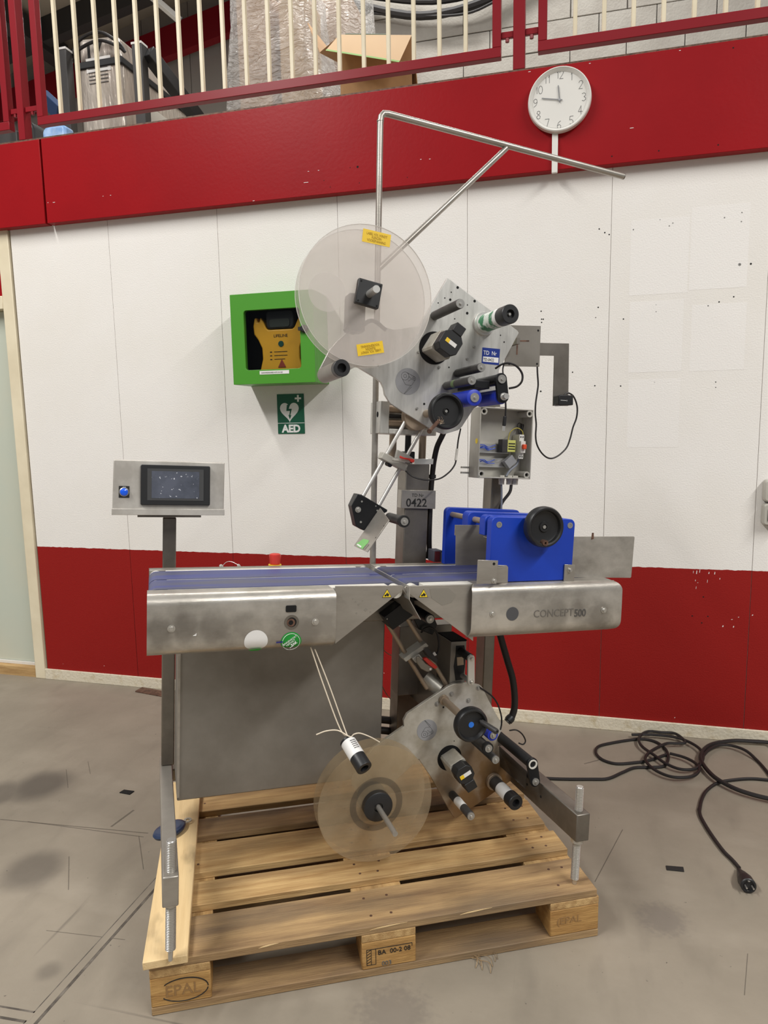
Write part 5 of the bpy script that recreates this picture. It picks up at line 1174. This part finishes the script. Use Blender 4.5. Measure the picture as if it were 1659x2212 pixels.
e_ = (p1-p0).normalized(); nrm = Vector((0, -1, 0)).cross(e_).normalized()
YE = .262
ps('peel_plate', MB().prism([p0-e_*.03, p1, Vector((p1.x, YE, p1.z)), Vector((p0.x, YE, p0.z))-e_*.03*0], nrm*.003), steel, bevel=.0006)
P_ = lambda s_, t_: p0+(p1-p0)*s_+Vector((0, (YE-.40)*t_, 0))-nrm*.0004
sd = -nrm if True else nrm
ps('label_scrap', MB().prism([P_(.93, .08), P_(.985, .30), P_(.985, .70), P_(.82, .73), P_(.70, .68), P_(.72, .30)], -nrm*.0005), pbr('leaf_green_label', S(120, 186, 104), .5), smooth=False)
ps('label_scrap', MB().prism([P_(.95, .16), P_(.97, .5), P_(.93, .5), P_(.91, .18)], -nrm*.001), sticker_white, smooth=False)
ps('grey_patch', MB().prism([P_(.975, .64), P_(.98, .80), P_(.80, .84), P_(.80, .70)], -nrm*.0005), smear, smooth=False)  # grey patch along the front edge of the label
for s_ in (.18, .55):
    ps('hole', MB().prism([P_(s_, .93), P_(s_, .95), P_(s_+.03, .95), P_(s_+.03, .93)], -nrm*.0006), dark_hole, smooth=False)
# clamp across the rods with sensor
c0, c1 = Vector((0.6226, 0.425, 1.2327)), Vector((0.7037, 0.425, 1.1946))
cl = part('sensor_clamp', MB().bar(c0, c1, .04, .021, up=(-.5, 0, 1)), box_grey, bevel=.002)
def cs(n_, mb, m_, **k): return make(n_, mb, m_, cl, **k)
cs('sensor_block', MB().plate([(0.6664, 1.2514), (0.6973, 1.2396), (0.7209, 1.226), (0.703, 1.2111), (0.6613, 1.2242)], .395, .408), box_grey, bevel=.002)
cs('sensor_fork', MB().plate([(0.6468, 1.224), (0.7013, 1.2214), (0.7032, 1.2115), (0.6471, 1.2155)], .37, .39), box_grey, bevel=.003)
cs('sensor_body', MB().plate([(0.7264, 1.2246), (0.7905, 1.2265), (0.7897, 1.209), (0.727, 1.2072)], .40, .42), alu_bright, bevel=.001)
cs('red_lever', MB().plate([(0.6646, 1.2331), (0.6768, 1.2278), (0.7119, 1.2232), (0.7107, 1.2133), (0.7016, 1.213), (0.6953, 1.2199), (0.6649, 1.2246)], .36, .369), red_plastic, bevel=.002)
cs('knob', MB().cyl((0.6538, 0.42, 1.2036), (0.6498, 0.44, 1.2074), .008, n=18), black)
cs('cable', MB().tube([(0.7015, 0.41, 1.1863), (0.7247, 0.4, 1.1684), (0.7656, 0.4, 1.1598), (0.8154, 0.41, 1.1634), (0.8511, 0.42, 1.1823), (0.8741, 0.43, 1.2034), (0.886, 0.44, 1.223), (0.8931, 0.45, 1.2577), (0.9003, 0.46, 1.2912), (0.9115, 0.47, 1.3281)], .0026, 8), cable_black)
cs('cable_sleeve', MB().tube([(0.8851, 0.44, 1.223), (0.8929, 0.45, 1.2607)], .0042, 10, 1, False), rail_white)
hs = part('cable_hose', MB().tube([(0.863, 0.47, 1.338), (0.8508, 0.48, 1.3016), (0.847, 0.51, 1.2652), (0.8479, 0.535, 1.2142), (0.8503, 0.55, 1.1654), (0.8488, 0.552, 1.1182), (0.848, 0.552, 1.0345), (0.8489, 0.552, 0.952), (0.8532, 0.552, 0.8881)], .0092, 14), cable_black)
part('hose_clamp', MB().ring((0.8508, 0.55, 1.1607), (0, 0, 1), .0095, .0125, 0, .012), black_matt, hs)
part('hose_connector', MB().cyl((0.8533, 0.552, 0.8865), (0.8528, 0.552, 0.92), .0145, .011), black, hs)
sq_ = part('sensor_bracket', MB().box(*(0.8374, 0.8676), .478, .53, CZ+.002, 0.924), pbr('dusty_black', S(74, 74, 84), .7), bevel=.002)
part('red_reflector', MB().box(*(0.8407, 0.8573), .474, .4775, CZ+.006, 0.9226-.002), pbr('dark_red', S(92, 26, 22), .5), sq_)
part('angle_bracket', MB().box(*(0.8632, 0.8757), .476, .479, CZ+.001, 0.9162), steel, sq_)
# bracket plates, reader and cables on the right of the head
bp_ = part('bracket_plate', MB().plate([(1.069, 1.6773), (1.1925, 1.6854), (1.1949, 1.5498), (1.0624, 1.5418)], .47, .475), cab_steel, bevel=.001)
part('reader_arm', MB().plate([(1.1953, 1.6305), (1.3097, 1.6376), (1.3195, 1.4246), (1.2586, 1.4218), (1.2538, 1.5915), (1.196, 1.588)], .4755, .479), mast_steel, bp_, bevel=.0006)
part('spacer', MB().box(1.0716, 1.0716+.012, .4125, .4698, 1.6276-.02, 1.6276), mast_steel, bp_)
part('code_reader', MB().plate([(1.2577, 1.4548), (1.2639, 1.4575), (1.3144, 1.4589), (1.3165, 1.4251), (1.2662, 1.4207), (1.2578, 1.4234)], .44, .4752), black, bp_, bevel=.003)
x, z = (1.2646, 1.4389)
part('reader_mark', MB().box(x, x+.022, .4393, .44, z-.0006, z+.0006).box(x+.0245, x+.0255, .4393, .44, z-.0025, z+.0025), white_ink, bp_, smooth=False)
for u, v in [(1.1826, 1.6692), (1.1846, 1.5584), (1.0792, 1.5507)]:
    part('hole', MB().disc((u, .4699, v), (0, -1, 0), .0035, .0005, 12), dark_hole, bp_, smooth=False)
part('rust_stain', MB().plate([(1.1028, 1.6302), (1.15, 1.6342), (1.1503, 1.6296), (1.1083, 1.6261), (1.1088, 1.5834), (1.1036, 1.583)], .4694, .4699), rust, bp_, smooth=False)
part('cable', MB().tube([(1.2925, 0.462, 1.4593), (1.2996, 0.462, 1.4653), (1.31, 0.462, 1.4672), (1.3272, 0.462, 1.4592), (1.3406, 0.462, 1.4394), (1.3477, 0.462, 1.4139), (1.3457, 0.462, 1.3826), (1.3341, 0.462, 1.3509), (1.3258, 0.462, 1.3141), (1.3142, 0.462, 1.2824), (1.2943, 0.462, 1.2609), (1.2741, 0.462, 1.2473), (1.2536, 0.462, 1.241), (1.2324, 0.462, 1.246), (1.2107, 0.462, 1.2633), (1.1946, 0.462, 1.2884), (1.1886, 0.462, 1.3163), (1.1884, 0.462, 1.3546), (1.1829, 0.462, 1.3899), (1.1823, 0.462, 1.4254), (1.186, 0.462, 1.461), (1.1882, 0.462, 1.489), (1.1838, 0.462, 1.5239), (1.1813, 0.462, 1.5477)], .0029, 8), cable_black, bp_)
part('loop_cable', MB().tube([(0.9561, 0.33, 1.5114), (0.9703, 0.31, 1.5242), (0.9919, 0.3, 1.5261), (1.0165, 0.3, 1.5166), (1.0337, 0.3, 1.4967), (1.0333, 0.3, 1.474), (1.022, 0.31, 1.4585), (1.0004, 0.32, 1.4523)], .0034, 8), cable_black, uh)
part('cable', MB().tube([(0.9967, 0.33, 1.4114), (0.9984, 0.33, 1.3943), (0.999, 0.33, 1.367)], .0029, 8), cable_black, uh)
part('usb_plug', MB().bar((0.9974, 0.33, 1.3669), (0.995, 0.33, 1.3365), .011, .008, up=(0, 1, 0)), black, uh, bevel=.002)
part('usb_contact', MB().bar((0.995, 0.33, 1.3361), (0.9943, 0.33, 1.3207), .008, .004, up=(0, 1, 0)), alu_bright, uh)
part('cable', MB().tube([(1.032, 0.42, 1.5399), (1.0297, 0.42, 1.5205), (1.0235, 0.4, 1.4958)], .0025, 8), cable_black, uh)
# ------------------------------------------------------------------ lower label head
YL = .30
lo_poly = [(0.8284, 0.524), (0.8504, 0.5304), (0.8966, 0.5298), (0.9374, 0.5186), (0.9476, 0.5088), (0.9709, 0.4663), (1.0015, 0.415), (1.0205, 0.3857), (1.0233, 0.364), (1.0118, 0.3452), (1.0118, 0.3114), (1.0733, 0.1989), (1.0736, 0.1942), (0.9483, 0.1263), (0.8752, 0.0895), (0.867, 0.0914), (0.8564, 0.1074), (0.7832, 0.2342), (0.7387, 0.299), (0.643, 0.2219), (0.5834, 0.2294), (0.5376, 0.2929), (0.591, 0.3531), (0.6858, 0.4088), (0.6835, 0.4279), (0.6943, 0.4473)]
lh = part('lower_head_plate', MB().plate(lo_poly, YL, YL+.012), alu_dirty, bevel=.0012)
lh['label'] = 'grimy plate stained brown at its lower end'
def ls(n_, mb, m_, **k): return make(n_, mb, m_, lh, **k)
for tip, yt, r, rg in (((0.9006, 0.3771), .155, .0125, .0165), ((0.9232, 0.3419), .15, .0125, None)):
    roller(lh, tip, yt, YL, r, charcoal, capr=.0118, ring=rg)
roller(lh, (0.9245, 0.4062), .175, YL, .0175, blue_roller, capr=.0105)
tipL = (0.8545, 0.1729)
roller(lh, tipL, .158, YL, .0128, charcoal, capr=.0115)
ls('roller_label', MB().lathe((tipL[0], .255, tipL[1]), (0, -1, 0), [(0, .0131), (.045, .0131)], 32), sticker_white)
cx, cz = (0.9992, 0.1983)
ls('core_flange', MB().cyl((cx, YL-.0005, cz), (cx, YL-.014, cz), .027, n=36), tan_rod, bevel=.001)
ls('core_tube', MB().cyl((cx, YL-.0145, cz), (cx, .185, cz), .0205, n=32), charcoal)
ls('core_paper', MB().lathe((cx, .245, cz), (0, -1, 0), [(0, .0208), (.058, .0208)], 32), sticker_white)
ls('core_cap', MB().lathe((cx, .1868, cz), (0, -1, 0), [(0, .0208), (.001, .0235), (.034, .0235), (.036, .022), (.036, .012), (.02, .011), (.02, .0003)], 40), black)
# long roller, guard and link
lx, lz = (1.0237, 0.3358); l2x, l2z = (1.0363, 0.2803)
ls('long_roller', MB().lathe((lx, YL+.02, lz), (0, -1, 0), [(0, .0158), (YL+.02-.112, .0158), (YL+.02-.108, .0145), (YL+.02-.108, .011), (.17, .011), (.17, .0003)], 36), black_matt)
ls('roller_core', MB().ring((lx, .1075, lz), (0, -1, 0), .0098, .0142, -.01, .0012, 30), rail_white)
ls('roller_inner', MB().cyl((lx, .114, lz), (lx, .112, lz), .0098), pbr('olive_grease', S(120, 118, 54), .5))
ov = []
for k in range(13): a = math.pi*k/12; ov.append((lx+.018*math.cos(a), lz+.018*math.sin(a)))
for k in range(13): a = math.pi+math.pi*k/12; ov.append((l2x+.0165*math.cos(a), l2z+.0165*math.sin(a)))
ls('link_plate', MB().plate(ov, .1095, .118), anod, bevel=.001)
ls('roller_cap', MB().cyl((l2x, .1094, l2z), (l2x, .106, l2z), .011, n=26), cap_grey); ls('screw', MB().cyl((l2x, .1059, l2z), (l2x, .102, l2z), .004, n=14), chrome)
ls('link_rod', MB().cyl((l2x, .118, l2z), (l2x, YL+.03, l2z), .008), charcoal)
ls('guard_sheet', MB().prism([(1.0096, 0.29, 0.3158), (1.0152, 0.125, 0.3049), (1.0118, 0.125, 0.2538), (1.0164, 0.29, 0.249)], (.0015, 0, .001)), smoke_sheet)
ls('roller_bracket', MB().box(1.0235-.02, lx+.012, YL+.013, YL+.022, lz-.03, lz+.012), mast_steel, bevel=.001)
# motor
mx1, mz1 = (0.8421, 0.2918)
ls('motor_opening', MB().disc((mx1, YL-.0003, mz1), (0, -1, 0), .041, .0006, 40), dark_hole)
motor(lh, mx1+.0015, mz1-.003, YL, math.radians(27), .115, .0275, math.radians(-62))
# handwheel with handle
hx, hz = (0.8331, 0.4614)
ls('handwheel', MB().lathe((hx, .158, hz), (0, -1, 0), [(0, .015), (-.001, .044), (.001, .050), (.010, .0515), (.022, .050), (.026, .047), (.026, .0425), (.021, .040), (.016, .038), (.0155, .010), (.0158, .0095), (.0158, .0004)], 56), black)
ls('blue_dot', MB().disc((hx, .1418, hz), (0, -1, 0), .0085, .0008, 24), pbr('dot_blue', S(38, 112, 210), .4))
q0 = Vector((hx+.029, .1425, hz+.008)); q1 = Vector((0.8836, 0.078, 0.4605))
ls('wheel_handle', MB().lathe(q0, q1-q0, [(0, .0045), (.006, .0045), (.0065, .0075), ((q1-q0).length-.004, .0085), ((q1-q0).length, .007), ((q1-q0).length, .0035), ((q1-q0).length-.004, .003), ((q1-q0).length-.004, .0002)], 24), charcoal)
sA = Vector((0.8114, 0.2995, 0.4842)); sB = Vector((hx, .16, hz))
ls('wheel_shaft', MB().lathe(sA, sB-sA, [(0, .0155), (.010, .0155), (.0105, .0115), ((sB-sA).length, .0115)], 26), tan_rod)
diagram(lh, *(0.762, 0.3896), YL-.0001, .0335, True)
for a, z in [(0.8394, 0.4978), (0.7917, 0.4706), (0.8985, 0.4723), (0.9314, 0.51)]:
    bolt(lh, a, YL-.0003, z, .0048, .004, cap_grey)
for a, z, r in [(0.8139, 0.4575, 0.003), (0.8558, 0.345, 0.0016)]:
    ls('hole', MB().disc((a, YL-.0002, z), (0, -1, 0), r, .0005, 12), dark_hole, smooth=False)
# rods, peel block, blade
lrA = ((0.6294, 0.33, 0.7265), (0.7685, 0.33, 0.5112)); lrB = ((0.6849, 0.33, 0.7513), (0.8342, 0.33, 0.5195))
pk = part('lower_peel_head', MB().plate([(0.655, 0.8095), (0.6814, 0.82), (0.6922, 0.7713), (0.6205, 0.7237), (0.5916, 0.764)], .25, .345), anod, bevel=.002)
def ks(n_, mb, m_, **k): return make(n_, mb, m_, pk, **k)
ks('rod', MB().cyl(*lrA, .0068), tan_rod); ks('rod', MB().cyl(*lrB, .0068), tan_rod)
ks('screw', MB().disc((0.601, 0.2495, 0.7583), (0, -1, 0), .002, .001, 10), cap_grey)
b0 = Vector((0.593, 0.11, 0.8768)); b1_ = Vector((0.6489, 0.11, 0.7867))
ks('peel_blade', MB().prism([b0, b1_, b1_+Vector((0, .2, 0)), b0+Vector((0, .2, 0))], (.0018, 0, .001)), steel)
x, z = (0.7071, 0.7695)
ks('roller', MB().cyl((x, .182, z), (x, .34, z), .0148, n=30), black); ks('roller_cap', MB().cyl((x, .1818, z), (x, .178, z), .0118, n=28), cap_grey); ks('screw', MB().cyl((x, .1779, z), (x, .174, z), .004, n=14), chrome)
ks('arm_block', MB().plate([(0.7058, 0.7992), (0.7852, 0.7451), (0.8025, 0.7075), (0.7881, 0.6757), (0.7406, 0.6958), (0.7075, 0.7556)], .346, .375), anod, bevel=.002)
# clamp and sensor on the rods
kc = part('sensor_clamp', MB().plate([(0.6755, 0.6205), (0.7469, 0.6658), (0.7565, 0.6551), (0.6842, 0.6099)], .30, .345), box_grey, bevel=.001)
def kk(n_, mb, m_, **k): return make(n_, mb, m_, kc, **k)
kk('clamp_block', MB().plate([(0.6986, 0.6242), (0.7207, 0.6365), (0.7334, 0.6206), (0.7112, 0.6091)], .285, .2995), box_grey, bevel=.001)
kk('red_lever', MB().plate([(0.7305, 0.6228), (0.7425, 0.6264), (0.7708, 0.6029), (0.7804, 0.5936), (0.7714, 0.5884), (0.7511, 0.6014)], .277, .29), red_plastic, bevel=.002)
kk('sensor_fork', MB().plate([(0.7052, 0.633), (0.7141, 0.6353), (0.736, 0.6111), (0.7609, 0.5951), (0.7582, 0.5867), (0.7432, 0.5834), (0.7217, 0.5949), (0.709, 0.6129)], .27, .276), mast_steel, bevel=.002)
kk('screw', MB().disc((0.7519, 0.2695, 0.5931), (0, -1, 0), .0036, .0015, 14), white_plastic)
kk('sensor_body', MB().plate([(0.7339, 0.6513), (0.7488, 0.6561), (0.7905, 0.6103), (0.7817, 0.5993), (0.758, 0.6182)], .30, .33), charcoal, bevel=.002)
kk('cable_tag', MB().plate([(0.7691, 0.6319), (0.7749, 0.6373), (0.783, 0.6267), (0.7755, 0.6243)], .295, .2985), sticker_white)
kk('cable', MB().tube([(0.7467, 0.34, 0.6879), (0.7545, 0.33, 0.7018), (0.7724, 0.325, 0.7051), (0.7895, 0.32, 0.6909), (0.7963, 0.315, 0.6641), (0.796, 0.315, 0.6348), (0.7889, 0.315, 0.6191)], .0033, 8), cable_black)
# drive box and link bar behind the plate
dbx = [(0.838, 0.6603), (0.8912, 0.6588), (0.8958, 0.5258), (0.8433, 0.5238)]
db = part('drive_box', MB().box(dbx[0][0], dbx[1][0], .314, .42, dbx[2][1]-.01, dbx[0][1]), cab_steel, bevel=.002)
part('box_lid', MB().box(dbx[0][0]-.0005, dbx[1][0]+.0005, .3135, .4205, dbx[0][1]+.0004, dbx[0][1]+.003), pbr('sooty_black', S(14, 13, 13), .95, spec=.1), db)
sx_, sz_ = (0.8712, 0.6274); sx2, sz2 = (0.8747, 0.5539)
lk_ = []
for k in range(13): a = math.pi*k/12; lk_.append((sx_+.0112*math.cos(a), sz_+.0112*math.sin(a)))
for k in range(13): a = math.pi+math.pi*k/12; lk_.append((sx2+.0112*math.cos(a), sz2+.0112*math.sin(a)))
lkb = part('link_bar', MB().plate(lk_, .235, .245), alu_bright, bevel=.001)
for z in (sz_, sz2): bolt(lkb, sx_ if z == sz_ else sx2, .2348, z, .0055, .006, chrome)
part('rubber_shaft', MB().cyl((sx_, .2452, sz_), (sx_, .3135, sz_), .0125), black_matt, lkb)
part('lower_pin', MB().cyl((sx2, .2452, sz2), (sx2, .2995, sz2), .0085), cap_grey, lkb)
part('grease_smear', MB().plate([(0.8545, 0.6465), (0.8831, 0.6463), (0.889, 0.6223), (0.8879, 0.5777), (0.8834, 0.5362), (0.8579, 0.5351), (0.8496, 0.5803), (0.8542, 0.617)], .3132, .3139), black_matt, db, smooth=False)
part('grease_window', MB().plate([(0.8589, 0.6096), (0.8811, 0.6097), (0.8839, 0.5842), (0.8617, 0.5827)], .3125, .3131), tan_rod, db, smooth=False)
part('rod_clamp', MB().cyl((0.7815, 0.38, 0.5313), (0.8216, 0.35, 0.4958), .024, n=32), alu_dirty)
part('pivot_block', MB().box(*(0.7206, 0.9057), .46, .5295, *(0.4455, 0.6773)), cab_steel, bevel=.002)
part('support_arm', MB().box(0.7903, 0.8485, .313, .5295, 0.417, 0.4958), cab_steel, bevel=.002)
# lower reel
lrx, lrz = .556, .2515
lr = part('label_reel', MB().lathe((lrx, .162, lrz), (0, -1, 0), [(0, .0002), (0, .168), (.002, .1688), (.004, .168), (.004, .0002)], 96), dirty_disc)
lr['label'] = 'stained amber label reel disc'
def lrs(n_, mb, m_, **k): return make(n_, mb, m_, lr, **k)
lrs('rear_disc', MB().lathe((lrx, .215, lrz), (0, -1, 0), [(0, .0002), (0, .168), (.004, .168), (.004, .0002)], 96), dirty_disc)
lrs('hub', MB().lathe((lrx, .1575, lrz), (0, -1, 0), [(0, .042), (.018, .042), (.02, .039), (.02, .013), (.015, .012), (.015, .0003)], 44), black)
lrs('smudge_ring', MB().ring((lrx, .1577, lrz), (0, -1, 0), .06, .078, 0, .0006, 48), sheer('grey_ring', S(70, 66, 60), .78, .5))  # ring of dark smudges on the disc face
lrs('core_drum', MB().cyl((lrx, .1625, lrz), (lrx, .2105, lrz), .042, n=40), charcoal)
lrs('reel_shaft', MB().cyl((lrx, YL, lrz), (lrx, -.003, lrz), .0072), steel)
lrs('rear_shaft_plate', MB().cyl((lrx, .2155, lrz), (lrx, YL+.012, lrz), .03), alu_dirty)
# hoses and cables low down
part('corrugated_hose', MB().tube([(1.0322, 0.36, 0.6621), (1.0442, 0.36, 0.6275), (1.0654, 0.36, 0.5687), (1.0864, 0.36, 0.5109), (1.0973, 0.36, 0.4534), (1.099, 0.36, 0.4074), (1.0902, 0.36, 0.3765)], .0112, 14), cable_black)
part('hose_elbow', MB().lathe((1.0918, 0.36, 0.3795), Vector((1.0704, 0.36, 0.3593))-Vector((1.0918, 0.36, 0.3795)), [(0, .0125), (.006, .0145), (.018, .0145), (.02, .012), (.024, .0125)], 20), black)
part('cable', MB().tube([(0.934, 0.296, 0.5127), (0.9596, 0.3, 0.4959), (0.9835, 0.3, 0.4773), (1.0029, 0.3, 0.4514), (1.0174, 0.3, 0.4136), (1.0204, 0.3, 0.3873), (1.0173, 0.3, 0.3661)], .0027, 8), cable_black)
part('cable', MB().tube([(1.0724, 0.34, 0.3417), (1.0924, 0.33, 0.3453), (1.1158, 0.33, 0.3288), (1.1293, 0.33, 0.3053), (1.1212, 0.33, 0.2935), (1.1095, 0.34, 0.2953)], .0024, 8), cable_black)
for v_ in (1553, 1577):
    part('black_pipe', MB().tube([(0.691, 0.6, 0.3239)[:2]+(0.3173-(v_-1553)*.0016,), (0.7425, 0.6, 0.3142)[:2]+(0.3075-(v_-1553)*.0016,), (0.8127, 0.6, 0.2908)[:2]+(0.2908-(v_-1553)*.0016,)], .013, 12), cable_black)
part('thin_wire', MB().tube([(0.7097, 0.62, 0.5655), (0.7379, 0.62, 0.5407), (0.7729, 0.62, 0.5252)], .0016, 6), tan_rod)
part('thin_wire', MB().tube([(0.7104, 0.62, 0.4463), (0.7324, 0.62, 0.403), (0.7577, 0.62, 0.3708), (0.7863, 0.62, 0.3498)], .0018, 6), tan_rod)

# ------------------------------------------------------------------ core hanging on a white cord
mw = Matrix.Translation(mc.location) @ mc.rotation_euler.to_matrix().to_4x4()
def Wm(p): return mw @ Vector(p)
ca, cb_ = (0.4436, 0.075, 0.4777), (0.4672, 0.0, 0.4372)
ca, cb_ = Wm(ca), Wm(cb_); dd = (cb_-ca).normalized(); ll = (cb_-ca).length
hc_ = empty('hanging_core', ca); tag(hc_, 'black core tube with white paper label hanging on a white cord', 'core tube')
make('tube', MB().lathe((0, 0, 0), dd, [(-.004, .013), (-.004, .0212), (0, .0212), (0, .0205), (ll-.002, .0212), (ll, .0205), (ll, .0115), (ll-.03, .011), (ll-.03, .0002)], 36), black, hc_)
make('paper_label', MB().lathe(dd*.002, dd, [(0, .0209), (ll*.55, .0213)], 36), sticker_white, hc_)
u_, w_, _ = basis(dd)
side = (Vector((0, 0, 1))-dd*dd.z).normalized(); sd2 = dd.cross(side)
mb = MB()
for k in range(5): mb.bar(dd*(.012+.006*k)+side*.0211-sd2*.008, dd*(.012+.006*k)+side*.0211+sd2*.006, .002, .001, up=side)
make('label_print', mb, ink_grey, hc_)
cdm = MB()  # the cord runs up over the core and under the conveyor
cdm.tube([ca+side*.018, Wm((0.4239, 0.085, 0.5107)), Wm((0.3821, 0.105, 0.622)), Wm((0.3481, 0.125, 0.7238))], .0017, 6, 6)
cdm.tube([ca+side*.019+sd2*.004, Wm((0.4365, 0.085, 0.5095)), Wm((0.3971, 0.105, 0.6209)), Wm((0.3594, 0.125, 0.7181))], .0017, 6, 6)
cdm.tube([Wm((0.3607, 0.09, 0.5)), Wm((0.3865, 0.085, 0.5094)), Wm((0.4164, 0.08, 0.5097)), ca+side*.021, Wm((0.4609, 0.08, 0.4953)), Wm((0.479, 0.085, 0.494)), Wm((0.5078, 0.085, 0.4809)), Wm((0.5361, 0.09, 0.4618))], .0017, 6, 6)
cd_ = make('cord', cdm, string_white, hc_); cd_.location = -hc_.location
